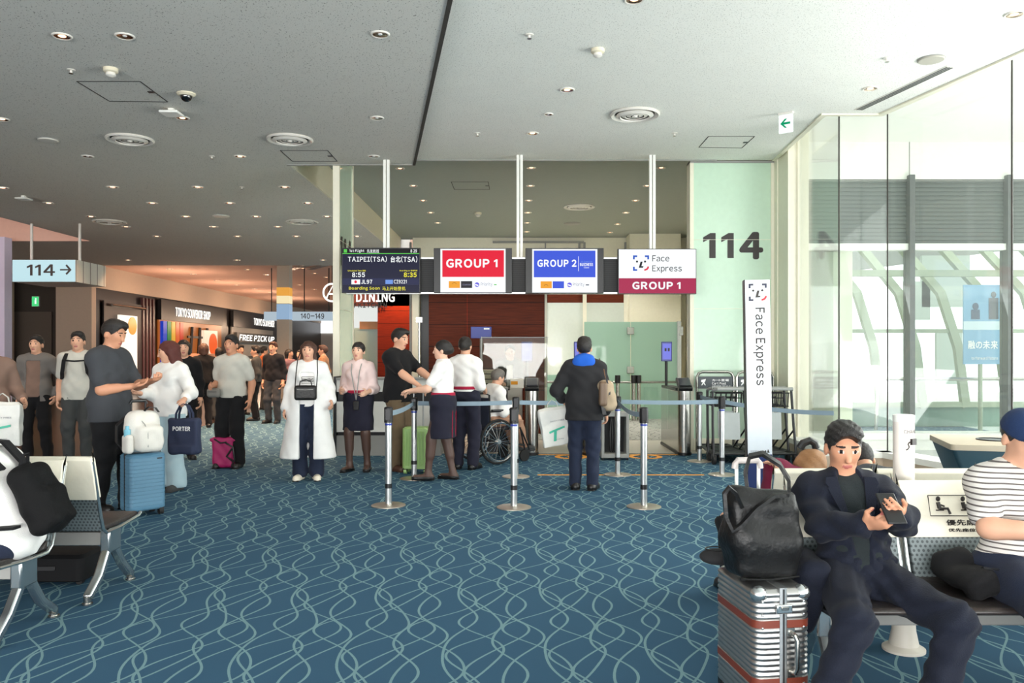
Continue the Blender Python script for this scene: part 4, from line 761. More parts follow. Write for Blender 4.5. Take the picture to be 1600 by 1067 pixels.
# ---- desks
DK = T('boarding_desk', 'long white and grey boarding desk behind the people in skirts', 'desk', (-2.62, 11.8, 0)); L = 1.5
for z0, z1, m, nm in ((.0, .29, m_grey, 'plinth'), (.29, .34, m_dark, 'lower_band'), (.34, .78, m_white, 'front_panel'), (.78, .92, m_dark, 'middle_band'), (.92, 1.09, m_white, 'upper_panel'), (1.09, 1.12, m_grey, 'worktop')):
    f = MB(); e = .015 if 'band' in nm else 0; f.bb((0+e, e-(.03 if nm == 'worktop' else 0), z0), (L-e, .55, z1)); f.build(nm, m, DK, smooth=False)
f = MB(); f.bb((-.04, -.02, 0), (.0, .57, 1.14)); f.build('side_panel', m_dark, DK)
D2 = T('check_desk', 'dark check-in desk under an acrylic screen behind the wheelchair', 'desk', (-.72, 12.15, .004))
f = MB(); f.bb((0, .05, 0), (.56, .6, .92)); f.build('front_panel', m_dark, D2, smooth=False); f = MB(); f.bb((.56, 0, 0), (.78, .6, .96)); f.build('side_cabinet', mat('taupe_panel', (176, 172, 160), .5), D2, .006)
f = MB(); f.bb((-.02, .0, .92), (.6, .62, .96)); f.build('worktop', m_grey, D2, .005)
SCN = T('acrylic_screen', 'clear acrylic screen standing on the check-in desk', 'screen', (-.56, 12.3, .964))
f = MB(); f.bb((0, 0, 0), (1.0, .012, .76)); f.build('sheet', m_acr, SCN, smooth=False); f = MB(); f.bb((-.0, -.006, .745), (1.01, .018, .752)); f.build('top_edge', m_grey, SCN)
for x in (.0, .98):
    f = MB(); f.bb((x, -.005, -.0), (x+.012, .015, .76)); f.build('post', m_grey, SCN)
PR = T('printer', 'beige ticket printer with slots on the check-in desk', 'printer', (-.55, 12.52, .964))
f = MB(); f.box((0, 0, .13), (.36, .3, .26)); f.build('case', mat('ivory_case', (206, 200, 184), .5), PR, .01)
for z in (.05, .12, .2):
    f = MB(); f.box((0, -.152, z), (.32, .01, .016)); f.build('slot', m_black, PR)
PP = T('notice_stack', 'stack of white notices leaning on the desk end', 'paper', (-.02, 12.26, .964)); f = MB(); f.box((0, 0, .06), (.2, .1, .12), Euler((.2, 0, 0))); f.build('sheet', mat('paper_white', (226, 222, 212), .7), PP); f = MB(); f.box((-.04, -.06, .07), (.1, .004, .05), Euler((.2, 0, 0))); f.build('print', m_gold, PP)
BB = T('blue_sign_box', 'navy blue sign box on a pole before the wooden wall', 'sign', (X(752, 13.6), 13.6, .004))
f = MB(); f.box((0, 0, Z(520, 13.6)), (.34, .1, .19)); f.build('box', mat('sign_navy', (24, 46, 140), .4), BB, .005); f = MB(); f.box((.09, -.052, Z(514, 13.6)), (.09, .004, .025)); f.build('label_strip', m_typew, BB); f = MB(); f.cyl((0, 0, 0), (0, 0, Z(520, 13.6)-.09), .025); f.build('pole', m_grey, BB); f = MB(); f.cyl((0, 0, 0), (0, 0, .02), .16, n=24); f.build('base', m_grey, BB)
NB = T('notice_holder', 'small notice holder on a pole beside the wooden wall', 'sign', (X(655, 13.0), 13.0, .004)); f = MB(); f.box((0, 0, Z(500, 13)), (.1, .02, .08)); f.build('frame', m_steel, NB); f = MB(); f.box((0, -.012, Z(500, 13)), (.07, .004, .05)); f.build('notice', m_typew, NB); f = MB(); f.cyl((0, 0, 0), (0, 0, Z(500, 13)-.04), .02); f.build('pole', m_steel, NB)
x, y = FL(961, 719); SZ = T('baggage_sizer', 'open grey metal baggage sizing frame behind the rear queue post', 'frame', (x, y, 0))
f = MB(); w = .17
for sx in (-1, 1): f.bb((sx*w-.022, -.02, .03), (sx*w+.022, .3, .66))
f.bb((-w, -.02, .6), (w, .3, .66)); f.bb((-w, -.02, .03), (w, .3, .09)); f.build('frame', m_grey, SZ, .01); f = MB(); f.bb((-w+.02, .26, .09), (w-.02, .29, .6)); f.build('back_panel', m_black, SZ)
f = MB()
for k in range(5): f.tube([(-.05+.03*k, .12+.01*k, .1), (-.06+.035*k, .1, .35), (-.04+.02*k, .14, .58)], .012)
f.build('strap', m_black, SZ)
for sx in (-1, 1):
    f = MB(); f.cyl((sx*w-.012, .0, .02), (sx*w+.012, .0, .02), .02); f.build('wheel', m_rub, SZ)
# ---- luggage carts and their sign
def cart():
    t = T('luggage_cart', 'grey luggage cart', 'luggage cart')
    fr = MB()
    for s in (-1, 1): fr.tube([(s*.27, -.02, .12), (s*.262, .06, .5), (s*.25, .12, .96), (s*.24, .08, 1.0)], .018); fr.tube([(s*.27, -.02, .14), (s*.2, .8, .14)], .018); fr.tube([(s*.26, .05, .45), (s*.19, .42, .16)], .012)
    fr.tube([(-.27, -.02, .14), (.27, -.02, .14)], .018); fr.tube([(-.2, .8, .14), (.2, .8, .14)], .018)
    fr.build('frame', m_dark, t)
    f = MB(); f.tube([(-.25, .1, .98), (-.22, -.02, 1.0), (.22, -.02, 1.0), (.25, .1, .98)], .022); f.build('handle', mat('grey_grip', (150, 152, 150), .5), t)
    f = MB()
    for k in range(7): f.tube([(-.21+.07*k, .1, .94), (-.21+.07*k, .14, .76), (-.2+.066*k, .36, .76), (-.2+.066*k, .38, .86)], .006, 6)
    for y, z in ((.1, .94), (.14, .76), (.25, .76), (.36, .76), (.38, .86)): f.tube([(-.22, y, z), (.22, y, z)], .008, 6)
    f.build('basket', m_dark, t)
    f = MB(); f.bb((-.2, .05, .12), (.2, .75, .14)); f.build('platform', mat('cart_mesh', (84, 86, 86), .5, .5), t)
    f = MB(); f.box((.0, .1, .5), (.22, .015, .36), Euler((-.1, 0, 0))); f.build('panel', mat('cart_panel', (176, 182, 182), .4), t)
    for x, y in ((-.26, 0), (.26, 0), (0, .74)):
        f = MB(); f.bb((x-.03, y-.04, .07), (x+.03, y+.04, .13)); fk = f.build('fork', m_dark, t, .008); f = MB(); f.cyl((x-.02, y, .065), (x+.02, y, .065), .065, n=18); f.build('wheel', m_rub, fk)
    return t
c0 = cart(); xa, ya = X(1136, 10.8), 10.85
labs = ('front luggage cart of the left nest, beside the ticket gate machine', 'luggage cart nested inside the left front cart', 'front luggage cart of the right nest, partly behind the white totem', 'luggage cart nested inside the right front cart')
for i, (dx, dy) in enumerate(((.1, 0), (.1, .3), (.66, .02), (.66, .32))):
    c = c0 if i == 0 else dup(c0); c.location = (xa+dx, ya+dy, 0); c['label'] = labs[i]; c['group'] = 'luggage carts by the pylon'
def cart_sign(px0, px1, label):
    d = 12.25; t = T('cart_sign', label, 'sign', (X((px0+px1)/2, d), d, 0)); w = (px1-px0)*d/F/2; zt = Z(581, d)
    f = MB(); f.tube([(-w, 0, 0), (-w, 0, zt-.08), (-w+.03, 0, zt-.02), (-w+.08, 0, zt), (w-.08, 0, zt), (w-.03, 0, zt-.02), (w, 0, zt-.08), (w, 0, 0)], .022, 10); f.build('frame', m_steel, t)
    f = MB(); f.bb((-w+.02, -.012, zt-.25), (w-.02, .012, zt-.07)); f.build('board', mat('slate_board', (68, 74, 80), .5), t)
    letters('board_text', 'カート置場', -.05, .2, zt-.142, zt-.105, -.014, m_typew, t, .01); letters('board_text', 'Cart Pool', -.05, .16, zt-.19, zt-.152, -.014, m_typew, t, .02); letters('board_text', '手推车放置处  카트 두는 곳', -.05, w-.05, zt-.222, zt-.202, -.014, m_typew, t)
    f = MB(); f.prism([(-w+.06, zt-.12), (-w+.13, zt-.105), (-w+.12, zt-.14), (-w+.105, zt-.16), (-w+.13, zt-.2), (-w+.115, zt-.2), (-w+.095, zt-.17), (-w+.075, zt-.2), (-w+.06, zt-.2), (-w+.085, zt-.155), (-w+.06, zt-.15)], 'y', -.016, -.012); f.build('cart_pictogram', m_typew, t, smooth=False)
cart_sign(1089, 1146, 'slate grey cart pool sign in a rounded steel frame, the fully visible one'); cart_sign(1151, 1208, 'slate grey cart pool sign half hidden behind the white totem')
# ---- waiting seats
m_cover = mat('cream_vinyl_cover', (238, 232, 214), .55, bump=.15, bs=25); m_mesh = dots_mat('perforated_grey', (122, 132, 134), (74, 82, 84)); m_seat = mat('dark_leather_seat', (52, 46, 44), .35, bump=.2, bs=60, coat=.2); m_pol = mat('polished_aluminium', (206, 210, 210), .2, .95)
def bench(label, loc, rz, n, marked=()):
    t = T('waiting_bench', label, 'bench', loc, rz); p = .53
    for i in range(n):
        x0, x1 = i*p+.018, (i+1)*p-.018; xc = (x0+x1)/2
        f = MB(); f.prism([(-.01, .42), (.0, .40), (.02, .42), (.145, .845), (.12, .845)], 'x', x0+.01, x1-.01); f.build('backrest', m_mesh, t, .006)
        f = MB(); N = 7; z0 = .615
        for j in range(N):                                     # soft cover slightly bowed over the top of the back
            a = x0-.004+(x1-x0+.008)*j/N; b = x0-.004+(x1-x0+.008)*(j+1)/N
        f.prism([(.045, z0), (.112, .848), (.128, .866), (.150, .862), (.163, .845), (.095, z0-.012), (.088, z0-.004), (.135, .83), (.06, z0+.0)], 'x', x0-.006, x1+.006); f.build('cover', m_cover, t, .008, seg=3)
        if i in marked:
            sg = MB(); y = lambda z: .045+(z-z0)/(.848-z0)*(.112-.045)-.006
            def ln(pts, r=.0022): sg.tube([(xc+a, y(z), z) for a, z in pts], r, 6)
            ln([(-.13, .80), (.13, .80), (.13, .71), (-.13, .71), (-.13, .80)])
            for a in (-.065, .05):
                sg.sph((xc+a-.02, y(.785)-.001, .785), (.011, .003, .012)); ln([(a-.022, .77), (a-.018, .742)], .009); ln([(a-.018, .742), (a+.02, .742), (a+.028, .718)], .006); ln([(a-.035, .735), (a+.0, .735)], .003); ln([(a-.02, .762), (a+.005, .752)], .004)
            sg.build('seat_pictogram', m_type, t)
            o = letters('seat_text', '優先席', xc-.06, xc+.075, .668, .695, 0, m_type, t, .015); o.rotation_euler = (-.28, 0, 0); o.location = (0, .062-.0*1, 0)
            o.location = Vector((0, y(.68), .68))-o.rotation_euler.to_matrix()@Vector((0, 0, .68)); 
            o = letters('seat_text', '优先座位', xc-.055, xc+.07, .640, .656, 0, m_type, t, .01); o.rotation_euler = (-.28, 0, 0); o.location = Vector((0, y(.648), .648))-o.rotation_euler.to_matrix()@Vector((0, 0, .648))
        f = MB(); f.prism([(.01, .405), (-.40, .40), (-.455, .415), (-.462, .43), (-.44, .442), (-.25, .432), (-.05, .428), (.005, .45)], 'x', x0+.012, x1-.012); f.build('seat', m_seat, t, .012, seg=3)
        for s, x in ((-1, x0), (1, x1)):
            f = MB(); f.tube([(x, -.47, .428), (x, -.44, .412), (x, -.2, .392), (x, -.03, .39), (x, .01, .42), (x, .04, .5), (x, .14, .835)], .011, 8); f.build('side_rail', m_pol, t)
    L = n*p; f = MB(); f.bb((.05, -.2, .29), (L-.05, -.12, .37)); f.build('beam', m_grey, t, .006)
    for x in [.06, L-.06]+([L/2] if n > 3 else []):
        f = MB()
        for pts in ([(x, -.17, .37), (x, -.2, .27), (x, -.3, .14), (x, -.42, .035)], [(x, -.15, .37), (x, -.12, .27), (x, -.02, .13), (x, .11, .035)]): f.ribbon(pts, .05, .045, (1, 0, 0))
        f.bb((x-.03, -.24, .25), (x+.03, -.09, .40)); lg = f.build('leg', m_pol, t, .01)
        for y in (-.42, .11):
            f = MB(); f.cyl((x, y, .0), (x, y, .045), .022, n=14); f.cyl((x, y, 0), (x, y, .01), .03, n=14); f.build('foot', m_steel, lg)
    return t
bench('row of waiting seats at left facing the gates, empty end seat', (-2.45, 4.88, 0), 180, 3)
bench('row of waiting seats at lower left corner with the white-shirted sitter', (-2.52-3*.53, 4.44, 0), 0, 3, (2,))
bench('front row of waiting seats at right with the suited man', (1.24, 3.72, 0), 0, 3, (1,))
bench('rear row of waiting seats at right facing the windows', (1.31+4*.53, 4.38, 0), 180, 4)
CH = T('charging_column', 'slim white charging column with plug mark between the right seat rows', 'charging column', (1.9, 4.04, 0))
f = MB(); f.lathe([(.045, .05), (.049, .3), (.049, 1.12), (.049, 1.155), (.046, 1.158), (0, 1.158)], n=32); f.build('column', mat('column_white', (236, 228, 220), .45), CH)
f = MB(); f.lathe([(.0, 0), (.10, 0), (.10, .012), (.07, .03), (.056, .1), (.052, .16)], n=32); f.build('foot', mat('column_foot', (206, 200, 188), .45), CH); f = MB(); f.lathe([(.0496, 1.125), (.0505, 1.13), (.0505, 1.156), (.044, 1.16), (0, 1.16)], n=32); f.build('cap', m_white, CH)
o = letters('column_text', 'CHARGE', -.02, .06, 1.07, 1.088, 0, m_type, CH, .01); me = o.data
for vtx in me.vertices: a = vtx.co.x/.0502; vtx.co = (.0502*math.sin(a), -.0502*math.cos(a)+vtx.co.y*.5, vtx.co.z)
f = MB(); f.box((.026, -.046, 1.03), (.032, .012, .03), Euler((0, 0, .5))); f.box((.046, -.03, 1.036), (.014, .006, .004), Euler((0, 0, .9))); f.box((.046, -.03, 1.024), (.014, .006, .004), Euler((0, 0, .9))); f.tube([(.012, -.051, 1.03), (.003, -.0525, 1.028), (-.003, -.0525, 1.018), (.003, -.0525, 1.006), (-.002, -.0525, .996), (-.012, -.0515, .99)], .0028, 6); f.build('plug_mark', m_type, CH)
BN = T('waste_bin', 'large teal waste bin with pale rim and round hole by the window', 'bin', (3.68, 5.95, 0), -16)
bo = [(0.0, .36, .30, .03, 0), (.42, .42, .33, .03, 0), (.78, .55, .36, .03, 0), (.80, .55, .36, .03, 0)]
f = stack(MB(), bo); f.build('body', mat('teal_body', (44, 78, 92), .5), BN)
f = stack(MB(), [(.785, .565, .375, .03, 0), (.825, .565, .375, .03, 0), (.83, .55, .36, .03, 0)]); f.build('rim', mat('pale_rim', (192, 180, 158), .5), BN); f = MB(); f.cyl((-.2, 0, .828), (-.2, 0, .834), .1, n=28); f.build('opening', m_black, BN); f = MB(); f.lathe([(.1, .83), (.12, .83), (.12, .838), (.1, .838)], (-.2, 0, 0), n=28); f.build('opening_ring', m_dark, BN)
# ---- luggage
def casters(t, hx, hy, r=.028, m=None):
    for x in (-hx, hx):
        for y in (-hy, hy):
            f = MB(); f.bb((x-.022, y-.025, r), (x+.022, y+.025, r*2+.012)); cs = f.build('caster', m_black, t, .006); f = MB(); f.cyl((x-.018, y, r), (x+.018, y, r), r, n=16); f.build('wheel', m or m_rub, cs)
def tele(t, y, w, z0, z1, m=m_alu, grip=m_black):
    f = MB(); f.tube([(-w, y, z0), (-w, y, z1)], .009); f.tube([(w, y, z0), (w, y, z1)], .009); f.build('handle_rod', m, t); f = MB(); f.tube([(-w-.012, y, z1-.015), (-w, y, z1+.012), (w, y, z1+.012), (w+.012, y, z1-.015)], .015); f.build('grip', grip, t)
x, y = 1.005, 3.40; AL = T('aluminium_suitcase', 'ribbed aluminium suitcase with two rust bands beside the suited man', 'suitcase', (x, y, 0), 8)
m_rim = mat('ribbed_aluminium', (186, 184, 182), .28, .95, bump=.03); m_rust = mat('rust_band', (108, 46, 30), .45)
lay = []; z = .055; hx, hy = .117, .205
lay += [(.05, hx-.03, hy-.03, .03, 0), (.056, hx-.012, hy-.012, .035, 0)]
while z < .515:
    band = .375 < z < .405 or .155 < z < .185
    if band: lay += [(z, hx+.001, hy+.001, .04, 1), (z+.03, hx+.001, hy+.001, .04, 0)]; z += .0325
    else: lay += [(z, hx-.004, hy-.004, .038, 0), (z+.005, hx, hy, .04, 0), (z+.014, hx, hy, .04, 0), (z+.019, hx-.004, hy-.004, .038, 0)]; z += .0215
lay += [(.525, hx-.004, hy-.004, .04, 0), (.535, hx-.012, hy-.012, .035, 0), (.54, hx-.03, hy-.03, .03, 0)]
f = stack(MB(), lay); f.build('shell', [m_rim, m_rust], AL, ang=50)
f = stack(MB(), [(.045, .016, hy+.004, .006, 0), (.545, .016, hy+.004, .006, 0)]); f.build('frame_seam', m_alu, AL); f = MB(); f.bb((-.003, -hy-.006, .05), (.003, -hy, .54)); f.build('seam_line', m_dark, AL)
for z in (.465, .085):
    f = MB(); f.box((0, -hy-.009, z), (.066, .012, .036)); lt = f.build('latch', m_pol, AL, .005); f = MB(); f.box((0, -hy-.016, z+.004), (.03, .006, .014)); f.build('latch_lever', m_steel, lt, .002)
f = MB(); f.tube([(.028, -hy-.004, .37), (.036, -hy-.03, .365), (.04, -hy-.035, .35), (.04, -hy-.035, .24), (.036, -hy-.03, .222), (.028, -hy-.004, .217)], .010, 10); f.box((.028, -hy-.004, .375), (.03, .012, .03)); f.box((.028, -hy-.004, .212), (.03, .012, .03)); f.build('side_handle', m_steel, AL)
f = MB()
for sx in (-1, 1):
    for z in (.49, .44, .39, .17): f.sph((sx*.085, -hy-.001, z), (.005, .004, .005), 8)
f.build('rivet', m_pol, AL)
for sx in (-1, 1):
    for zz in (.505, .075):
        f = MB(); f.sph((sx*(hx-.03), -hy+.03, zz+.01), (.036, .036, .034), 14); f.build('corner_guard', m_pol, AL)
casters(AL, .09, .165, .026); f = MB(); f.tube([(-.05, .13, .53), (-.05, .13, .985)], .008); f.tube([(.05, .13, .53), (.05, .13, .985)], .008); f.build('handle_rod', m_white, AL); f = MB(); f.tube([(-.058, .13, .965), (-.055, .13, .985), (-.045, .13, 1.0), (.045, .13, 1.0), (.055, .13, .985), (.058, .13, .965)], .014, 10); f.build('grip', mat('grip_grey', (190, 182, 178), .4), AL)
# black leather tote hooked on the aluminium suitcase
m_leath = mat('black_leather', (14, 14, 15), .42, bump=.3, bs=45, spec=.35)
TB = T('leather_tote', 'black leather tote bag resting on the aluminium suitcase', 'bag', (.985, 3.36, .543), 10)
Rt = Euler((0, .12, 0)).to_matrix()
soft('body', [bxp((.015, 0, .10), (.135, .085, .10), .045, Rt, .06), bxp((-.0, 0, .22), (.138, .065, .10), .03, Rt, .09), bxp((.012, 0, .315), (.14, .022, .04), .015, Rt, .08)], .0065, m_leath, TB, wr=.0045, wf=21, seed=2, planes=[((0, 0, -1), -.004)])
f = MB(); f.ribbon([(-.10, -.06, .30), (-.135, -.075, .36), (-.165, -.08, .385), (-.185, -.08, .36), (-.18, -.085, .27), (-.155, -.09, .215), (-.115, -.095, .24), (-.05, -.09, .30), (.03, -.075, .345), (.10, -.06, .345)], .03, .014, (.25, .9, .1)); f.build('handle', m_leath, TB)
f = MB(); f.ribbon([(-.03, .03, .33), (-.035, .05, .42), (-.0, .08, .485), (.06, .085, .495), (.125, .06, .45), (.15, .03, .39), (.13, -.01, .33), (.105, -.02, .305)], .034, .014, (.35, .75, .3)); f.build('handle', m_leath, TB)
f = MB(); f.tube([(-.12, -.09, .02), (.0, -.098, .015), (.13, -.09, .02)], .004, 6); f.build('seam', m_leath, TB)
CU = T('neck_cushion', 'small black cushion lying on the far top corner of the aluminium suitcase', 'cushion', (.86, 3.55, .545)); soft('body', [el((0, 0, .035), (.075, .06, .034))], .006, mat('black_cloth', (30, 30, 32), .9), CU); f = MB(); f.tube([(.05*math.cos(a), .04*math.sin(a), .069) for a in [2*PI*i/18 for i in range(18)]], .003, 6, closed=True); f.build('piping', m_black, CU)
# blue suitcase with backpack
BS = T('blue_suitcase', 'light blue ribbed hard suitcase standing beside the man in charcoal', 'suitcase', (X(223, 7.45), 7.45, 0), 50); m_bl = mat('steel_blue_shell', (88, 130, 156), .4, bump=.03); hx, hy = .165, .115
lay = [(.05, hx-.03, hy-.02, .03, 0), (.056, hx-.01, hy-.01, .035, 0)]; z = .07
while z < .53: lay += [(z, hx, hy, .04, 0), (z+.027, hx, hy, .04, 0), (z+.0285, hx-.003, hy-.003, .038, 0), (z+.0315, hx-.003, hy-.003, .038, 0)]; z += .033
lay += [(.545, hx, hy, .04, 0), (.56, hx-.012, hy-.012, .035, 0), (.566, hx-.03, hy-.03, .03, 0)]
f = stack(MB(), lay); f.build('shell', m_bl, BS, ang=50); f = stack(MB(), [(.05, hx+.002, .010, .004, 0), (.568, hx+.002, .010, .004, 0)]); f.build('zip_seam', m_black, BS); f = MB(); f.box((.1, -hy-.002, .515), (.045, .004, .012)); f.build('badge', m_dark, BS); casters(BS, .125, .085); tele(BS, .085, .065, .55, 1.02, m_dark)
BP = T('white_backpack', 'off-white backpack with a water bottle pocket on the blue suitcase', 'backpack', (X(223, 7.45)+.03, 7.39, .572), 50); m_ow = mat('off_white_canvas', (222, 218, 210), .8, bump=.25, bs=120)
soft('body', [bxp((0, .02, .19), (.15, .10, .19), .09, None, .05), bxp((.02, -.09, .13), (.12, .05, .12), .05, None, .04)], .008, m_ow, BP, wr=.004, seed=5, planes=[((0, 0, -1), 0)])
soft('side_pocket', [bxp((-.15, -.03, .09), (.035, .06, .085), .03)], .008, m_ow, BP, planes=[((0, 0, -1), 0)]); f = MB(); f.cyl((-.155, -.03, .1), (-.155, -.03, .22), .028); f.cyl((-.155, -.03, .22), (-.155, -.03, .25), .016); f.build('bottle', mat('blue_bottle', (120, 186, 206), .2), BP)
f = MB(); f.tube([(-.06, -.07, .31), (-.03, -.1, .26), (-.02, -.135, .2), (-.02, -.14, .06)], .004, 6); f.build('zip', m_grey, BP); f = MB(); f.ribbon([(.0, -.02, .375), (.04, -.03, .41), (.1, -.03, .40), (.13, -.03, .36)], .03, .008, (0, 1, 0)); f.build('handle', m_black, BP); f = MB(); f.ribbon([(-.1, .1, .33), (-.19, .1, .25), (-.2, .08, .1), (-.16, .05, .03)], .04, .01, (0, 1, .2)); f.build('strap', m_dark, BP)
# green suitcase
x, y = X(651, 10.05), 9.98; GS = T('green_suitcase', 'lime green ribbed suitcase beside the man in black', 'suitcase', (x, y+.1, 0), -6); m_gn = mat('lime_shell', (146, 180, 112), .35); hx, hy = .165, .11
f = stack(MB(), [(.055, hx-.03, hy-.02, .03, 0), (.065, hx, hy, .05, 0), (.55, hx, hy, .05, 0), (.57, hx-.03, hy-.02, .03, 0)])
for k in range(7):
    for s in (-1, 1): f.tube([(-.12+.04*k, s*hy, .1), (-.12+.04*k, s*(hy+.004), .12), (-.12+.04*k, s*(hy+.004), .5), (-.12+.04*k, s*hy, .52)], .009, 8)
f.build('shell', m_gn, GS); f = stack(MB(), [(.06, hx+.003, .01, .004, 0), (.565, hx+.003, .01, .004, 0)]); f.build('zip_seam', m_dark, GS); casters(GS, .125, .08, .032, m_gn); tele(GS, .08, .06, .56, 1.0, m_alu, m_dark)
# magenta wheeled bag
x, y = FL(351, 731); MG = T('magenta_bag', 'magenta and black wheeled bag at the feet of the man in the pale tee', 'bag', (x, y, 0)); m_mg = mat('magenta_cloth', (150, 16, 84), .6, bump=.2)
soft('body', [bxp((0, 0, .2), (.14, .09, .19), .05), bxp((0, 0, .37), (.17, .08, .025), .02)], .009, m_mg, MG, wr=.004)
f = MB(); f.tube([(.05, -.1, .33), (.14, -.1, .28), (.16, -.095, .12), (.12, -.095, .03)], .012); f.tube([(.13, -.1, .26), (.06, -.1, .16), (.14, -.1, .1)], .014); f.tube([(-.1, -.09, .38), (-.02, -.1, .33), (.06, -.1, .34)], .01); f.build('strap', m_black, MG)
for s in (-.1, .1):
    f = MB(); f.cyl((s-.01, .05, .03), (s+.01, .05, .03), .03); f.build('wheel', m_rub, MG)
# dark items under and behind the left seats
US = T('black_suitcase', 'black suitcase lying under the left waiting seats', 'suitcase', (-2.98, 5.3, 0)); f = stack(MB(), [(.02, .22, .13, .04, 0), (.03, .24, .15, .05, 0), (.17, .24, .15, .05, 0), (.19, .22, .13, .04, 0)]); f.build('shell', mat('black_shell', (16, 16, 18), .7, spec=.2), US)
f = MB(); f.box((.0, -.152, .11), (.14, .008, .03)); f.build('handle', m_dark, US, .003)
for s in (-1, 1):
    f = MB(); f.cyl((s*.2, -.12, .02), (s*.2, -.08, .02), .02); f.build('wheel', m_rub, US)
x, y = FL(96, 752); PB = T('purple_bag', 'dark purple rounded bag standing behind the left waiting seats', 'bag', (x, y, 0)); soft('body', [bxp((0, 0, .13), (.2, .12, .13), .11)], .01, mat('purple_cloth', (58, 44, 70), .7), PB); f = MB(); f.tube([(-.15, -.12, .18), (-.08, -.13, .225), (.08, -.13, .225), (.15, -.12, .18)], .006, 6); f.build('zip', m_grey, PB)
# wheelchair
def wheelchair(loc, rz):
    t = T('wheelchair', 'dark wheelchair with spoked wheels carrying the person in white', 'wheelchair', loc, rz)
    for s in (-1, 1):
        x = s*.29; f = MB(); c = (x, .1, .30)
        f.tube([(x, .1+.285*math.cos(a), .30+.285*math.sin(a)) for a in [2*PI*i/36 for i in range(36)]], .016, 8, closed=True); w = f.build('wheel', m_rub, t)
        f = MB(); f.tube([(x+s*.05, .1+.25*math.cos(a), .30+.25*math.sin(a)) for a in [2*PI*i/36 for i in range(36)]], .009, 6, closed=True); f.build('hand_rim', m_chrome, w)
        f = MB(); f.tube([(x, .1+.265*math.cos(a), .30+.265*math.sin(a)) for a in [2*PI*i/36 for i in range(36)]], .010, 6, closed=True); f.cyl((x-.03, .1, .3), (x+.03, .1, .3), .03)
        for k in range(18): a = 2*PI*k/18; f.tube([(x, .1, .3), (x, .1+.265*math.cos(a), .3+.265*math.sin(a))], .003, 4)
        f.build('spoke', m_chrome, w)
        f = MB(); f.cyl((s*.24-.015, -.38, .08), (s*.24+.015, -.38, .08), .08, n=20); f.build('caster', m_rub, t)
        f = MB(); f.tube([(s*.25, .2, .30), (s*.25, .22, .92), (s*.25, .32, .95)], .013); f.tube([(s*.25, .2, .46), (s*.25, -.3, .46), (s*.25, -.38, .16)], .013); f.tube([(s*.25, .22, .70), (s*.25, -.2, .70), (s*.25, -.25, .47)], .013); f.tube([(s*.25, -.3, .46), (s*.2, -.5, .15)], .012); f.tube([(s*.25, .12, .3), (s*.25, -.38, .22)], .012); f.build('side_frame', m_dark, t)
        f = MB(); f.bb((s*.25-.025, -.18, .70), (s*.25+.025, .18, .725)); f.build('armrest', m_black, t, .008)
        f = MB(); f.bb((s*.12-.07, -.6, .12), (s*.12+.07, -.45, .14)); f.build('footrest', m_dark, t, .005); f = MB(); f.tube([(s*.25, .32, .95), (s*.25, .4, .95)], .017); f.build('push_handle', m_black, t)
    f = MB(); f.bb((-.24, -.28, .44), (.24, .2, .475)); f.build('seat', mat('blue_black_seat', (34, 44, 66), .7), t, .012); f = MB(); f.bb((-.24, .2, .48), (.24, .225, .88)); f.build('backrest', mat('blue_black_seat', (34, 44, 66), .7), t, .012)
    return t
# ================================================================ people
def rot(x=0, y=0, z=0): return Euler((math.radians(x), math.radians(y), math.radians(z)), 'XYZ').to_matrix()
def ik(a, t, l1, l2, pole):
    d = t-a; L = max(min(d.length, l1+l2-.004), abs(l1-l2)+.03); u = d.normalized()
    ca = max(-1, min(1, (l1*l1+L*L-l2*l2)/(2*l1*L))); pr = pole-u*pole.dot(u); pr.normalize()
    return a+u*l1*ca+pr*l1*math.sqrt(1-ca*ca), a+u*L
SKIN = {'l': (214, 164, 136), 'm': (198, 142, 112), 'p': (226, 180, 154)}
def cloth(nm, rgb, rough=.85): return mat('cloth_'+nm, rgb, rough, 0, .08, 9, .35, 260, sheen=.04, spec=.2)
m_hair = mat('black_hair', (26, 22, 20), .45, 0, .2, 60, .6, 220); m_hairb = mat('brown_hair', (74, 46, 34), .5, 0, .2, 60, .6, 220); m_hairg = mat('grey_hair', (110, 104, 98), .55, 0, .2, 60, .6, 220); m_hairr = mat('auburn_hair', (84, 34, 26), .5, 0, .2, 60, .6, 220)
m_eye = mat('eye_dark', (30, 22, 20), .15); m_ew = mat('eye_white', (196, 186, 178), .3); m_lip = mat('lip', (166, 92, 84), .5); m_brow = mat('brow', (44, 34, 30), .8)
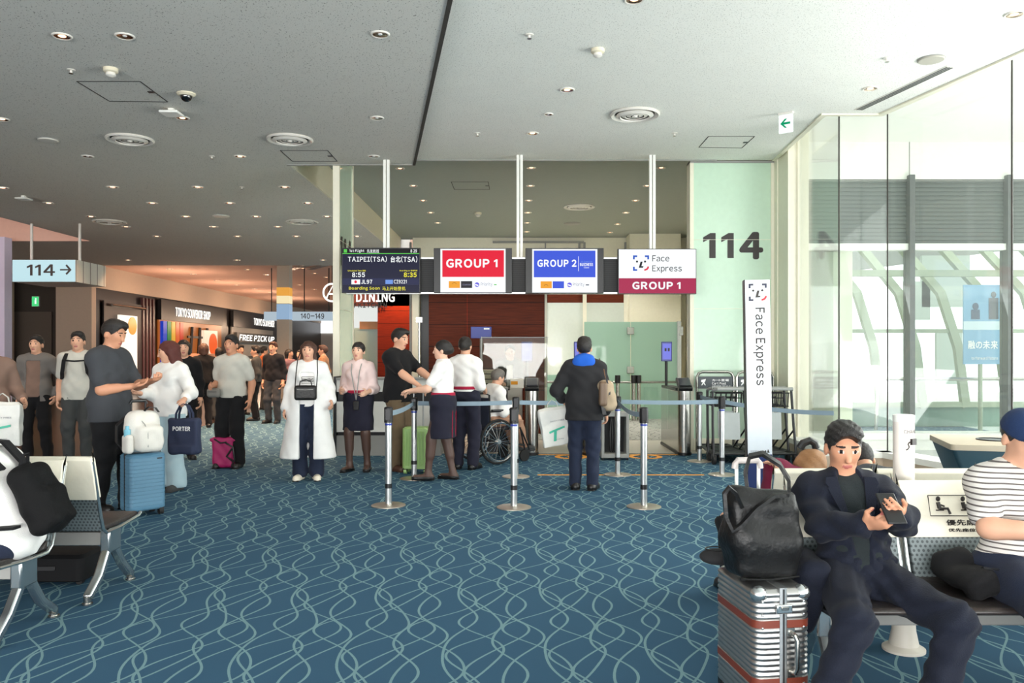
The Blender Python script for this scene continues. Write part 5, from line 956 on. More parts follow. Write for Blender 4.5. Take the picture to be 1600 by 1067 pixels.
def person(label, loc, yaw, H=1.7, res=.0105, lean=0, roll=0, twist=0, pelvis=(0, 0, .93), head=(0, 0, 0), hl=None, hr=None, pl=(.22, .6, -.75), pr=(-.22, .6, -.75), fl=(.10, -.0), fr=(-.10, .0), fz=(0, 0), kp=((.12, -1, .1), (-.12, -1, .1)), fy=(12, -12), curl=.45, fat=1.0, fem=False,
           skin='l', hair='short', hm=None, wear=(), shoes=None, palm=(None, None)):
    t = T('person', label, 'person', loc, yaw); s = H/1.7
    pv = Vector(pelvis); R = rot(lean, roll, twist); q = lambda x, y, z: pv+R@Vector((x, y, z))
    Rh = rot(*head) if head else R; nt = q(0, -.008, .532); hh = lambda x, y, z: nt+Rh@Vector((x, y, z))
    w = fat; sw = .155 if fem else .172
    hips = [el(q(0, .01, .03), (.158*w if not fem else .162*w, .112*w, .125), R, .06)]
    trunk = [el(q(0, -.002, .16), ((.13 if not fem else .12)*w, .098*w, .15), R, .08), el(q(0, .005, .325), ((.155 if not fem else .14)*w, .108*w, .165), R, .08), rc(q(-sw*.7, .012, .415), q(sw*.7, .012, .415), .058, .058, .08)]+[rc(q(sx*.035, .015, .475), q(sx*sw*.82, .012, .425), .045, .042, .05) for sx in (-1, 1)]
    if fem: trunk += [el(q(sx*.065, -.08, .33), (.055, .045, .055), R, .04) for sx in (-1, 1)]
    neck = [rc(q(0, .012, .44), hh(0, .008, .03), .053, .05, .05)]
    hd = [el(hh(0, .014, .125), (.074, .094, .088), Rh, .03), el(hh(0, -.03, .06), (.054, .058, .068), Rh, .04), el(hh(0, -.062, .012), (.026, .024, .018), Rh, .03), el(hh(0, -.055, .1), (.062, .04, .05), Rh, .03),
          rc(hh(0, -.09, .105), hh(0, -.108, .07), .008, .0135, .012), el(hh(0, -.083, .038), (.024, .013, .011), Rh, .012)]
    hd += [el(hh(sx*.076, .016, .085), (.010, .02, .032), Rh, .01) for sx in (-1, 1)]+[el(hh(sx*.032, -.079, .138), (.022, .012, .008), Rh, .012) for sx in (-1, 1)]
    arms = {}; body = hips+trunk+neck+hd
    for k, sx, tg, po in (('l', 1, hl, pl), ('r', -1, hr, pr)):
        sh = q(sx*sw, .012, .415); tg = Vector(tg) if tg is not None else sh+Vector((sx*.05, -.03, -.51))
        eb, wr_ = ik(sh, tg, .285, .25, Vector(po)); arms[k] = (sh, eb, wr_)
        body += [rc(sh, eb, .05*w**.5, .039, .04), rc(eb, wr_, .041, .027, .03), rc(eb.lerp(wr_, .15), eb.lerp(wr_, .5), .043, .034, .03)]
        d = (wr_-eb).normalized(); pn = palm[0 if sx > 0 else 1]; pn = Vector(pn) if pn is not None else Vector((-sx, 0, 0)); pn = (pn-d*pn.dot(d)).normalized(); sd = pn.cross(d); 
        if sd.dot(Vector((0, -1, .3))) < 0: sd = -sd                    # thumb side points forward / up
        Rm = Matrix((sd, pn, d)).transposed(); body.append(el(wr_+d*.045, (.041, .017, .052), Rm, .02))
        for i, (o, ln) in enumerate(((.03, .072), (.010, .08), (-.010, .075), (-.029, .058))):
            b0 = wr_+d*.082+sd*o; c = curl+.06*i; d1 = (d*math.cos(c)+pn*math.sin(c)); d2 = d*math.cos(c*2.3)+pn*math.sin(c*2.3); m1 = b0+d1*ln*.52; body += [rc(b0, m1, .0088, .0082, .006), rc(m1, m1+d2*ln*.48, .0082, .007, .006)]
        b0 = wr_+d*.022+sd*.032; m1 = b0+(d*.6+sd*.65+pn*.35)*.036; body += [rc(b0, m1, .012, .010, .012), rc(m1, m1+(d*.85+sd*.15+pn*.45)*.032, .010, .008, .006)]
    legs = {}
    for k, sx, ft, z, kq, ya in (('l', 1, fl, fz[0], kp[0], fy[0]), ('r', -1, fr, fz[1], kp[1], fy[1])):
        hj = pv+rot(0, 0, twist)@Vector((sx*.088, .0, .0)); kn, an = ik(hj, Vector((ft[0], ft[1], .085+z)), .43, .425, Vector(kq)); Rf = rot(0, 0, ya)
        toe = an+Rf@Vector((0, -.155, -.052)); heel = an+Rf@Vector((0, .035, -.045)); legs[k] = (hj, kn, an, toe, heel, Rf)
        body += [rc(hj, kn, .083*w, .052, .06), rc(kn, an, .05, .036, .04), rc(kn.lerp(an, .12)+Vector((0, .012, 0)), kn.lerp(an, .5)+Vector((0, .012, 0)), .052, .044, .04), rc(heel, toe, .036, .028, .03), rc(an, an+Vector((0, 0, -.045)), .037, .036, .03)]
    V, Q = isosurf(body, res, planes=[((0, 0, -1), 0)] if pelvis[2] > .85 else [])
    C = (V[Q].mean(1)-np.array(nt))@np.array(Rh); mi = np.zeros(len(Q), int); fr_ = C[:, 1] < -.045
    e2 = max(1, res/.011)
    for sx in (-1, 1):
        if res < .009: mi[fr_ & (((C[:, 0]-sx*.032)/.0145)**2+((C[:, 2]-.111)/.0062)**2 < 1)] = 2
        mi[fr_ & (((C[:, 0]-sx*.032)/.008)**2+((C[:, 2]-.112)/.0085/e2)**2 < 1)] = 1
        mi[fr_ & (((C[:, 0]-sx*.033)/.022)**2+((C[:, 2]-.135)/.0055/e2)**2 < 1)] = 4
    mi[fr_ & ((C[:, 0]/.024)**2+((C[:, 2]-.038)/.0085/e2)**2 < 1)] = 3
    npmesh('body', V*s, Q, [mat('skin_'+skin, SKIN[skin], .5, 0, .05, 30, spec=.35), m_eye, m_ew, m_lip, m_brow], t, mi)
    def put(name, prims, m, **k):
        V, Q = isosurf(prims, k.pop('res', res), **k)
        if len(Q): return npmesh(name, V*s, Q, m, t)
    # hair
    cr_ = el(hh(0, .018, .128), (.079, .10, .092), Rh, .03); n1 = Rh@Vector((0, -.72, -.69)); pl1 = ((n1.x, n1.y, n1.z), n1.dot(nt)-.052)
    hm = hm or m_hair
    ears = [el(hh(sx*.085, .0, .08), (.03, .03, .04), Rh) for sx in (-1, 1)]; n4 = Rh@Vector((0, -.35, -1)); nape = ((n4.x, n4.y, n4.z), n4.dot(nt)-.062)
    if hair == 'short': put('hair', [cr_, el(hh(0, -.008, .185), (.066, .076, .042), Rh, .03), el(hh(.02, -.05, .19), (.05, .04, .03), Rh, .02)], hm, off=.005, cut=[el(hh(-.005, -.12, .088), (.079, .082, .107), Rh)]+ears, planes=[nape], wr=.0028, wf=190)
    elif hair in ('long', 'bob', 'bun'):
        hp = [cr_]+([rc(hh(0, .055, .10), hh(0, .07, -.12), .072, .05, .05)]+[rc(hh(sx*.066, .02, .13), hh(sx*.075, .02, -.10), .026, .022, .04) for sx in (-1, 1)] if hair == 'long' else [rc(hh(0, .05, .1), hh(0, .055, .02), .07, .06, .05)]+[rc(hh(sx*.068, .02, .13), hh(sx*.07, .015, .03), .022, .022, .03) for sx in (-1, 1)] if hair == 'bob' else [el(hh(0, .105, .10), (.038, .034, .036), Rh, .03)])
        put('hair', hp, hm, off=.006, cut=[el(hh(0, -.11, .06), (.066, .085, .095), Rh)], planes=[] if hair != 'bun' else [nape], wr=.003, wf=80)
    elif hair == 'cap':
        put('hair', [cr_], hm, off=.002, planes=[pl1]); n3 = Rh@Vector((0, .1, -1)); o_ = put('cap', [el(hh(0, .014, .13), (.084, .106, .098), Rh, .03)], wear[0]['m'], off=.006, planes=[((n3.x, n3.y, n3.z), n3.dot(nt)-.122)])
        put('cap_brim', [el(hh(0, -.115, .132), (.07, .075, .012), Rh)], wear[0]['m'])
    for g in wear:
        k = g['k']; m = g.get('m'); of = g.get('o', .012); up = R@Vector((0, 0, 1)); pvu = up.dot(pv)
        if k == 'top':
            pr = hips+trunk+([] if not g.get('collar') else neck[:1]); n_ = g.get('sl', .5)
            if g.get('hem', -.06) < 0 and pelvis[2] > .85: pr += [rc(q(sx*.06*w, .004, .08), q(sx*.07*w, .006, -.2), .098*w, .106*w, .06) for sx in (-1, 1)]
            for a in ('l', 'r'):
                sh, eb, wr_ = arms[a]; rr = g.get('ar', .005)
                if n_ > 0: pr.append(rc(sh, sh.lerp(eb, min(1, n_)), .048+rr, .041+rr, .05))
                if n_ > 1: pr.append(rc(eb, eb.lerp(wr_, n_-1), .041+rr, .032+rr, .04))
            if g.get('skirt'):
                L = g['skirt']
                for sx in (-1, 1): pr.append(rc(pv+Vector((sx*.075, -.005, .08)), pv+Vector((sx*(.10+.06*L), -.03, -L)), .115, .155+.03*L, .09))
                pr.append(rc(pv+Vector((0, .06, .05)), pv+Vector((0, .09, -L)), .10, .12, .09))
            pn = [(tuple(-up), -(pvu+g.get('hem', -.06)))] if not g.get('skirt') else [((0, 0, -1), -(pv.z-g['skirt']))]
            cu = [rc(q(0, .0, .475), q(0, -.02, .62), .058 if not g.get('collar') else .05, .075)]; pn.append((tuple(up), pvu+g.get('neck', .53)))
            if g.get('vee'): cu += [rc(q(0, -.125, .48), q(0, -.165, .02), .07, .045), rc(q(0, -.165, .02), q(0, -.15, -.15), .045, .09)]
            if g.get('open'): cu += [bxp(q(0, -.16, .12 if not g.get('skirt') else -.25), (g['open'], .14, .30 if not g.get('skirt') else .62), .02, R)]
            put(g.get('n', 'shirt'), pr, m, off=of, planes=pn, cut=cu, wr=g.get('wr', .0045), wf=g.get('wf', 34), seed=len(label))
            if g.get('collar'): put('collar', [el(q(0, .010, .485), (.074, .07, .032), R)], g.get('cm', m), cut=[el(q(0, .0, .515), (.054, .054, .06), R)])
            if g.get('vee'):
                for sx in (-1, 1):
                    f = MB(); f.prism([(0, 0), (.05, .0), (.062, -.03), (.05, -.05), (.058, -.055), (.012, -.26), (0, -.27)], 'y', -.004, .004)
                    lo_ = f.build('lapel', m, t, .002); A, B = q(sx*.062, -.098, .455)*s, q(sx*.03, -.142, .17)*s; zz = (A-B).normalized(); xx = Vector((sx, -.12, 0)); yy = zz.cross(xx).normalized(); xx = yy.cross(zz); lo_.matrix_local = Matrix.Translation(A)@Matrix((xx, yy, zz)).transposed().to_4x4()
        elif k == 'trousers':
            hm_ = [x.get('hem', -.06) for x in wear if x['k'] == 'top' and not x.get('skirt')]; wst = g.get('waist', .11) if pelvis[2] < .85 or not hm_ or max(hm_) > 0 else min(.11, max(hm_)+.035)
            lo = g.get('lo', .008); en = g.get('len', 1.0); pr = list(hips)
            for a in ('l', 'r'):
                hj, kn, an = legs[a][:3]; pr += [rc(hj, kn, .086*w+lo*.6, .057+lo, .06), rc(kn, kn.lerp(an, en), .057+lo, .045+lo*g.get('flare', 1.3), .04)]
            put('trousers', pr, m, off=of, planes=[(tuple(up), pvu+wst)]+([((0, 0, -1), -.035)] if pelvis[2] > .85 else []), wr=g.get('wr', .005), wf=g.get('wf', 34), seed=len(label)*2)
        elif k == 'skirt':
            L = g.get('len', .42); pr = list(hips)+[rc(pv+Vector((sx*.06, .0, .0)), pv+Vector((sx*.066, -.004, -L)), .11, .118, .09) for sx in (-1, 1)]
            put('skirt', pr, m, off=of, planes=[(tuple(up), pvu+.11), ((0, 0, -1), -(pv.z-L))], wr=.003, seed=3)
            if g.get('piping'):
                for sx in (-1, 1):
                    f = MB(); f.tube([(pv+Vector((sx*.05+.0, -.118-.012, .08)))*s, (pv+Vector((sx*.07, -.112-.018, -.1)))*s, (pv+Vector((sx*.08, -.1-.02, -L+.01)))*s], .004, 6); f.tube([(pv+Vector((sx*.07, .13, .08)))*s, (pv+Vector((sx*.08, .142, -.1)))*s, (pv+Vector((sx*.085, .136, -L+.01)))*s], .004, 6); f.build('piping', g['piping'], t)
        elif k == 'belt': put('belt', hips+trunk[:1], m, off=of, planes=[(tuple(up), pvu+.125), (tuple(-up), -(pvu+.085))])
        elif k == 'stockings':
            pr = []
            for a in ('l', 'r'):
                hj, kn, an, toe, heel, Rf = legs[a]; pr += [rc(hj, kn, .083, .052, .06), rc(kn, an, .05, .036, .04), rc(kn.lerp(an, .12)+Vector((0, .012, 0)), kn.lerp(an, .5)+Vector((0, .012, 0)), .052, .044, .04), rc(an, an+Vector((0, 0, -.04)), .037, .034, .03), rc(heel, toe, .036, .028, .03)]
            put('stockings', pr, m, off=.004, planes=[((0, 0, -1), .0)])
    if shoes:
        m, hgt = shoes
        for a in ('l', 'r'):
            hj, kn, an, toe, heel, Rf = legs[a]; sp = [rc(heel, toe, .04, .033, .03), rc(heel+Vector((0, 0, -.012)), toe+Vector((0, 0, -.008)), .036, .036, .02)]
            if hgt: sp.append(rc(an+Vector((0, 0, -.05)), an+Vector((0, 0, hgt)), .046, .046, .03))
            fl_ = an.z-.085; put('shoe', sp, m, off=.005, planes=[((0, 0, -1), -fl_-.002), ((0, 0, 1), an.z+(hgt or -.028))]); f = MB(); c = (heel+toe)/2; f.box((c.x*s, c.y*s, (fl_+.008)*s), (.078*s, .27*s, .016*s), Rf); f.build('sole', m_rub if not hgt or hgt < .01 else m, t, .007)
    return t, s, arms, legs, q, hh
def W2(t, v, s=1.0): return Matrix.Translation(t.location)@t.rotation_euler.to_matrix().to_4x4()@(Vector(v)*s)
c_blk = cloth('black', (24, 24, 26)); c_char = cloth('charcoal', (62, 64, 68)); c_navy = cloth('navy', (34, 42, 66)); c_wht = cloth('white', (238, 236, 232)); c_sky = cloth('light_denim', (172, 196, 204)); c_lgrey = cloth('pale_grey', (196, 194, 184)); c_dgrey = cloth('dark_grey', (66, 68, 68)); c_khaki = cloth('khaki_brown', (104, 88, 68)); c_pink = cloth('pale_pink', (236, 212, 208)); c_uni = cloth('uniform_navy', (38, 38, 52)); c_red = cloth('uniform_red', (170, 36, 66)); c_brn = cloth('brown_knit', (128, 104, 92)); c_jkt = cloth('grey_jacket', (112, 108, 104)); c_stock = mat('sheer_stockings', (84, 62, 54), .5); c_shoe = mat('black_shoe_leather', (20, 19, 19), .35, bump=.1); c_sneak = mat('cream_sneaker', (232, 224, 204), .6); c_den = cloth('dark_denim', (36, 43, 62)); c_blue = cloth('bright_blue', (36, 92, 190))
def at(px, py): x, y = FL(px, py); return (x, y, 0)
# --- left group
person('person at the left picture edge with a white carrier bag, mostly cut off', (-5.36, 8.3, 0), 40, 1.7, hl=(.28, -.16, .98), hr=(-.18, -.12, .82), wear=[dict(k='top', m=c_brn, sl=1.7, n='jacket'), dict(k='trousers', m=c_blk)], shoes=(c_shoe, .015))
person('person in a grey jacket over a brown top, hand in trouser pocket', at(57, 722), 8, 1.73, hl=(.24, .02, .88), pl=(.8, .5, 0), fl=(.13, .04), wear=[dict(k='top', m=c_brn, sl=.4, n='shirt', o=.01), dict(k='top', m=c_jkt, sl=1.85, open=.085, o=.022, hem=-.12, n='jacket'), dict(k='trousers', m=c_blk)], shoes=(c_shoe, .015))
p3, s3, a3, *_ = person('person in a pale grey tee and dark grey trousers with a black backpack', at(122, 727), 14, 1.77, hl=(.24, -.06, .86), wear=[dict(k='top', m=c_lgrey, sl=.75, hem=-.1, o=.018), dict(k='trousers', m=c_dgrey)], shoes=(c_dgrey, .015))
B3 = T('black_backpack', 'black backpack worn by the person in the pale grey tee', 'backpack', p3.location, 14); soft('body', [bxp((0, .22, 1.28), (.15, .08, .21), .06)], .012, c_blk, B3)
for sx in (-1, 1):
    f = MB(); f.ribbon([(sx*.12, .16, 1.44), (sx*.12, .05, 1.495), (sx*.12, -.06, 1.465), (sx*.13, -.15, 1.38), (sx*.15, -.15, 1.22), (sx*.18, -.04, 1.14), (sx*.17, .12, 1.12)], .045, .012, (1, 0, 0)); f.build('strap', c_blk, B3)
f = MB(); f.ribbon([(-.13, -.155, 1.38), (0, -.172, 1.37), (.13, -.155, 1.38)], .02, .006, (0, 0, 1)); f.build('chest_strap', c_blk, B3)
person('person in a charcoal tee and black trousers standing in profile beside the blue suitcase', at(172, 797), 78, 1.80, res=.0095, fat=1.08, hr=(-.06, -.27, 1.10), hl=(.10, -.34, 1.14), pr=(-.5, .8, -.5), pl=(.5, .8, -.5), head=(18, 0, 0), palm=((0, 0, 1), (0, 0, 1)), fl=(.1, -.1), fr=(-.1, .06), wear=[dict(k='top', m=c_char, sl=.72, hem=-.14, o=.02), dict(k='trousers', m=c_blk, lo=.016)], shoes=(c_shoe, .015), hm=m_hair, skin='m')
p5, s5, a5, *_ = person('person in a white blouse and light flared jeans holding a navy tote', at(266, 765), -20, 1.62, fem=True, hair='long', hm=m_hairr, hl=(.40, -.22, 1.04), hr=(-.10, -.34, 1.10), palm=((0, 0, -1), (0, 0, 1)), head=(12, 0, -40), wear=[dict(k='top', m=c_wht, sl=1.75, hem=-.1, o=.022), dict(k='trousers', m=c_sky, lo=.022, flare=2.2)], shoes=(c_dgrey, .015), curl=.9)
w = W2(p5, a5['l'][2], s5); NT = T('navy_tote', 'navy cloth tote with white lettering hanging from the hand of the person in white', 'bag', (w.x+.03, w.y-.07, w.z-.56), -8); m_nt = mat('navy_canvas', (38, 46, 72), .8, bump=.3)
soft('body', [bxp((0, 0, .19), (.165, .06, .18), .03), bxp((0, 0, .05), (.14, .08, .05), .03)], .009, m_nt, NT, wr=.005, wf=20, seed=1)
letters('bag_lettering', 'PORTER', -.09, .10, .245, .29, -.073, m_typew, NT, .03)
for y in (-.03, .03):
    f = MB(); f.ribbon([(-.08, y, .34), (-.075, y, .42), (-.04, y*.5, .50), (.0, y*.3, .52), (.04, y*.5, .50), (.075, y, .42), (.08, y, .34)], .035, .006, (0, 1, 0)); f.build('handle', m_nt, NT)
person('dark-clothed person standing behind the navy tote', at(287, 717), 20, 1.68, res=.012, wear=[dict(k='top', m=c_blk, sl=1.8, n='jacket'), dict(k='trousers', m=c_blk)], shoes=(c_shoe, .015), hair='bob')
p6, *_ = person('person in a pale grey tee and black trousers behind the magenta bag', at(362, 730), -8, 1.72, hl=(.26, -.03, .86), hr=(-.16, -.22, 1.04), palm=(None, (1, 0, 0)), wear=[dict(k='top', m=c_lgrey, sl=.7, hem=-.04, o=.018), dict(k='trousers', m=c_blk, lo=.016)], shoes=(c_shoe, .015), skin='m')
WP = T('belt_bag', 'small grey pouch held at the waist of the person behind the magenta bag', 'bag', p6.location, -8); soft('body', [bxp((-.14, -.19, .97), (.09, .045, .06), .04)], .009, mat('pouch_grey', (120, 118, 112), .7), WP); f = MB(); f.tube([(-.2, -.237, .985), (-.08, -.237, .985)], .003, 6); f.build('zip', m_black, WP)
far = [(318, 668, 1.7, c_blk, c_blk, m_hairb, 'person in black far back between the white blouse and the pale tee', 'bob'), (400, 657, 1.66, c_dgrey, c_blk, m_hair, 'person in dark grey far back left of the lit column', 'short'), (427, 661, 1.74, cloth('black_top', (30, 30, 34)), c_char, m_hairb, 'tall person in a black top far back below the lit column', 'short'), (452, 652, 1.6, cloth('mauve', (150, 112, 116)), c_blk, m_hair, 'person in a mauve top far back right of the lit column', 'long'), (412, 640, 1.68, cloth('orange_top', (214, 112, 50)), c_dgrey, m_hair, 'person in an orange top farthest back in the concourse', 'short'), (343, 655, 1.64, cloth('cream_top', (196, 180, 164)), c_dgrey, m_hair, 'person in a cream top far back right of the souvenir poster', 'bob'), (505, 655, 1.68, cloth('tan_top', (160, 116, 84)), c_blk, m_hairb, 'person in a tan top far back beside the long white coat', 'short'), (470, 664, 1.58, cloth('plum_top', (86, 56, 66)), c_dgrey, m_hair, 'person in a plum top far back behind the long white coat', 'long'), (375, 648, 1.7, cloth('rust_top', (120, 64, 48)), c_blk, m_hair, 'person in a rust top far back before the second shop front', 'short')]
for k, (px, py, h, a, b, hm, lb, hs) in enumerate(far): person(lb, at(px, py), -150+70*k, h, res=.016, wear=[dict(k='top', m=a, sl=1.6), dict(k='trousers', m=b)], shoes=(c_shoe, .015), hair=hs, hm=hm)
# --- middle group
p8, s8, *_ = person('person in a long open white coat, navy trousers and cream sneakers', at(482, 749), 6, 1.63, fem=True, hair='long', hm=m_hairb, hr=(-.27, -.02, .86), hl=(.28, -.06, .95), fy=(10, -8), wear=[dict(k='top', m=c_wht, sl=.6, n='tee', o=.01, hem=-.04), dict(k='trousers', m=c_den, lo=.018, flare=1.8), dict(k='top', m=cloth('coat_white', (232, 232, 230)), sl=1.9, ar=.01, o=.022, skirt=.66, open=.085, n='coat', wr=.003, wf=22)], shoes=(c_sneak, .005))
letters('tee_print', 'MAKING', -.045, .08, 1.14, 1.185, -.175, m_type, p8, .03); f = MB(); f.tube([(-.05, -.174, 1.2), (.085, -.174, 1.2), (.085, -.174, 1.125), (-.05, -.174, 1.125), (-.05, -.174, 1.2)], .003, 6); f.build('tee_print', m_type, p8)
HB2 = T('black_handbag', 'small black handbag worn across the front of the white coat', 'bag', p8.location, 6); soft('body', [bxp((0, -.215, 1.02), (.125, .045, .085), .03)], .008, m_leath, HB2)
f = MB(); f.tube([(-.07, -.215, 1.1), (-.06, -.22, 1.15), (0, -.22, 1.17), (.06, -.22, 1.15), (.07, -.215, 1.1)], .007); f.build('handle', m_leath, HB2); f = MB(); f.tube([(-.12, -.21, 1.08), (-.11, -.19, 1.25), (-.1, -.15, 1.4), (-.09, -.05, 1.47)], .006); f.tube([(.12, -.21, 1.08), (.13, -.19, 1.25), (.12, -.15, 1.4), (.1, -.05, 1.47)], .006); f.build('strap', m_leath, HB2); f = MB(); f.tube([(-.09, -.262, 1.06), (.0, -.268, 1.055), (.09, -.262, 1.06)], .003, 6); f.build('zip', m_grey, HB2)
p9, s9, *_ = person('person in a pink blouse and navy skirt wearing a lanyard, facing the camera', at(560, 735), -6, 1.63, fem=True, hair='bun', hr=(-.16, -.22, 1.05), hl=(.17, -.20, 1.03), palm=((-1, 0, 0), (1, 0, 0)), fl=(.12, .0), fr=(-.10, -.06), skin='p', wear=[dict(k='top', m=c_pink, sl=1.5, hem=.06, o=.014, collar=1), dict(k='skirt', m=c_uni, piping=c_red, len=.40, o=.02), dict(k='belt', m=c_red, o=.026), dict(k='stockings', m=c_stock)], shoes=(c_shoe, -.04))
f = MB(); f.ribbon([(.07*s9, -.02, 1.47*s9), (.06*s9, -.15*s9, 1.3*s9), (.04*s9, -.165*s9, 1.1*s9), (.02, -.165*s9, .93*s9)], .012, .003, (1, 0, 0)); f.ribbon([(-.07*s9, -.02, 1.47*s9), (-.05*s9, -.15*s9, 1.3*s9), (-.01*s9, -.165*s9, 1.1*s9), (.02, -.165*s9, .93*s9)], .012, .003, (1, 0, 0)); ly = f.build('lanyard', m_grey, p9); f = MB(); f.box((.02, -.17*s9, .86*s9), (.07, .02, .11)); f.build('pass', m_black, ly, .006)
p10, *_ = person('person in a black tee and khaki trousers holding the green suitcase', at(622, 734), 62, 1.80, fat=1.05, hr=(-.14, -.42, 1.0), hl=(.14, -.46, 1.04), pr=(-.5, .8, -.2), pl=(.5, .8, -.2), palm=((0, 0, -1), (0, 0, -1)), head=(12, 0, 0), wear=[dict(k='top', m=c_blk, sl=.7, hem=-.12, o=.02), dict(k='trousers', m=c_khaki, lo=.02)], shoes=(mat('brown_shoe', (70, 46, 34), .5), .015))
person('person in a white blouse and navy skirt with red belt, turned to the left', at(692, 750), -100, 1.64, res=.0095, fem=True, hair='bun', hl=(.12, -.36, 1.08), hr=(-.08, -.38, 1.06), palm=((0, 0, -1), (0, 0, -1)), pl=(.5, .7, -.4), pr=(-.5, .7, -.4), fl=(.09, -.16), fr=(-.09, .10), skin='p', wear=[dict(k='top', m=c_wht, sl=.72, hem=.06, o=.015, collar=1), dict(k='skirt', m=c_uni, piping=c_red, len=.42, o=.022), dict(k='belt', m=c_red, o=.028), dict(k='stockings', m=c_stock)], shoes=(c_shoe, -.04))
person('person in a white shirt and navy trousers seen from behind beside the wheelchair', at(727, 733), 165, 1.70, fem=True, hair='bun', hl=(.2, -.2, 1.0), hr=(-.2, -.2, 1.0), wear=[dict(k='top', m=c_wht, sl=1.2, hem=.06, o=.018, collar=1), dict(k='trousers', m=c_uni, lo=.012, o=.014), dict(k='belt', m=c_red, o=.026)], shoes=(c_shoe, .015))
wc = (X(768, 11.15), 11.15, 0); wheelchair(wc, 128)
person('person in a white top and beige trousers seated in the wheelchair', wc, 128, 1.6, lean=14, pelvis=(0, .06, .60), hl=(.19, -.26, .83), hr=(-.19, -.26, .83), fl=(.1, -.50), fr=(-.1, -.50), fz=(.13, .13), head=(20, 0, 0), hair='short', hm=m_hairg, wear=[dict(k='top', m=c_wht, sl=1.8, o=.025), dict(k='trousers', m=cloth('beige_trousers', (172, 132, 108)), lo=.012)], shoes=(c_dgrey, .015))
person('person in a dark jacket standing behind the acrylic screen', (X(797, 13.25), 13.25, .004), 0, 1.62, hr=(-.12, -.28, 1.05), hl=(.12, -.28, 1.05), palm=((0, 0, -1), (0, 0, -1)), wear=[dict(k='top', m=c_lgrey, sl=.3, o=.01, n='shirt'), dict(k='top', m=c_dgrey, sl=1.8, open=.05, o=.02, n='jacket'), dict(k='trousers', m=c_blk)], shoes=(c_shoe, .015))
p15, s15, a15, *_ = person('person in a black jacket with blue collar and dark jeans seen from behind', at(913, 765), 172, 1.66, res=.0095, fat=1.1, hl=(.25, -.16, .98), pl=(.5, .8, -.2), hr=(-.24, -.05, .84), fl=(.1, .0), fr=(-.09, .02), wear=[dict(k='top', m=cloth('black_jacket', (40, 40, 42)), sl=1.85, ar=.008, o=.02, hem=-.16, n='jacket', collar=1, cm=c_blue), dict(k='trousers', m=c_den, lo=.008, wr=.006)], shoes=(c_shoe, .03))
put_ = soft('blue_hood', [el((0, .07*s15, 1.40*s15), (.13, .06, .075), None, .05), el((0, .05*s15, 1.455*s15), (.10, .07, .05))], .009, c_blue, p15, wr=.004)
w = W2(p15, a15['l'][2], s15); m_cb = mat('white_carrier_paper', (226, 226, 220), .6, bump=.25, bs=30)
CB = T('carrier_bag', 'white carrier bag with green print held by the person in the black jacket', 'bag', (w.x-.05, w.y+.0, w.z-.50), 10); CB.rotation_euler.y = math.radians(-9)
def carrier(t):
    soft('body', [bxp((0, 0, .2), (.165, .05, .2), .006, None, .01), bxp((-.01, 0, .38), (.15, .012, .04), .006, None, .05)], .008, m_cb, t, wr=.006, wf=18, seed=4)
    f = MB(); m = mat('mint_print', (60, 180, 150), .5); y = -.058; f.ribbon([(-.09, y, .16), (-.03, y-.002, .175), (.09, y, .2)], .022, .003, (0, 0, 1)); f.ribbon([(-.02, y, .17), (-.04, y, .06)], .03, .003, (1, 0, 0)); f.build('print_mark', m, t)
    letters('print_line', 'DUTY FREE', -.06, .1, .27, .285, -.062, mat('pale_print', (120, 124, 134), .5), t); letters('print_line', 'TOKYO', -.03, .06, .07, .08, -.062, mat('pale_print', (120, 124, 134), .5), t)
    f = MB(); f.ribbon([(-.07, .0, .37), (-.05, .0, .47), (.0, .0, .51), (.05, 0, .47), (.07, .0, .37)], .03, .004, (0, 1, 0)); f.build('handle', m_cb, t)
carrier(CB)
CB2 = T('carrier_bag', 'white carrier bag with green print cut by the left picture edge', 'bag', (X(4, 7.9), 7.9, Z(697, 7.9)), 12); carrier(CB2)
SBG = T('shoulder_bag', 'beige and brown shoulder bag on the right side of the black jacket', 'bag', p15.location, 0)
soft('body', [bxp((.235, -.06, 1.02), (.085, .14, .17), .07, rot(0, -10, 0))], .009, mat('beige_canvas', (160, 142, 118), .8, bump=.3), SBG, wr=.006, seed=2); f = MB(); f.ribbon([(.22, -.1, 1.18), (.2, -.1, 1.3), (.16, -.03, 1.41), (.18, .06, 1.36), (.24, .06, 1.18)], .035, .01, (0, 1, .3)); f.build('strap', mat('brown_strap', (110, 76, 50), .6), SBG); soft('flap', [bxp((.185, -.14, 1.04), (.045, .08, .13), .03)], .009, mat('brown_leather', (104, 84, 66), .5), SBG); f = MB(); f.ribbon([(.22, -.17, 1.2), (.25, -.2, 1.05), (.22, -.15, .86)], .02, .012, (1, 0, 0)); f.ribbon([(.18, -.16, .92), (.2, -.17, .82)], .04, .03, (1, 0, 0)); f.build('tassel', m_black, SBG)
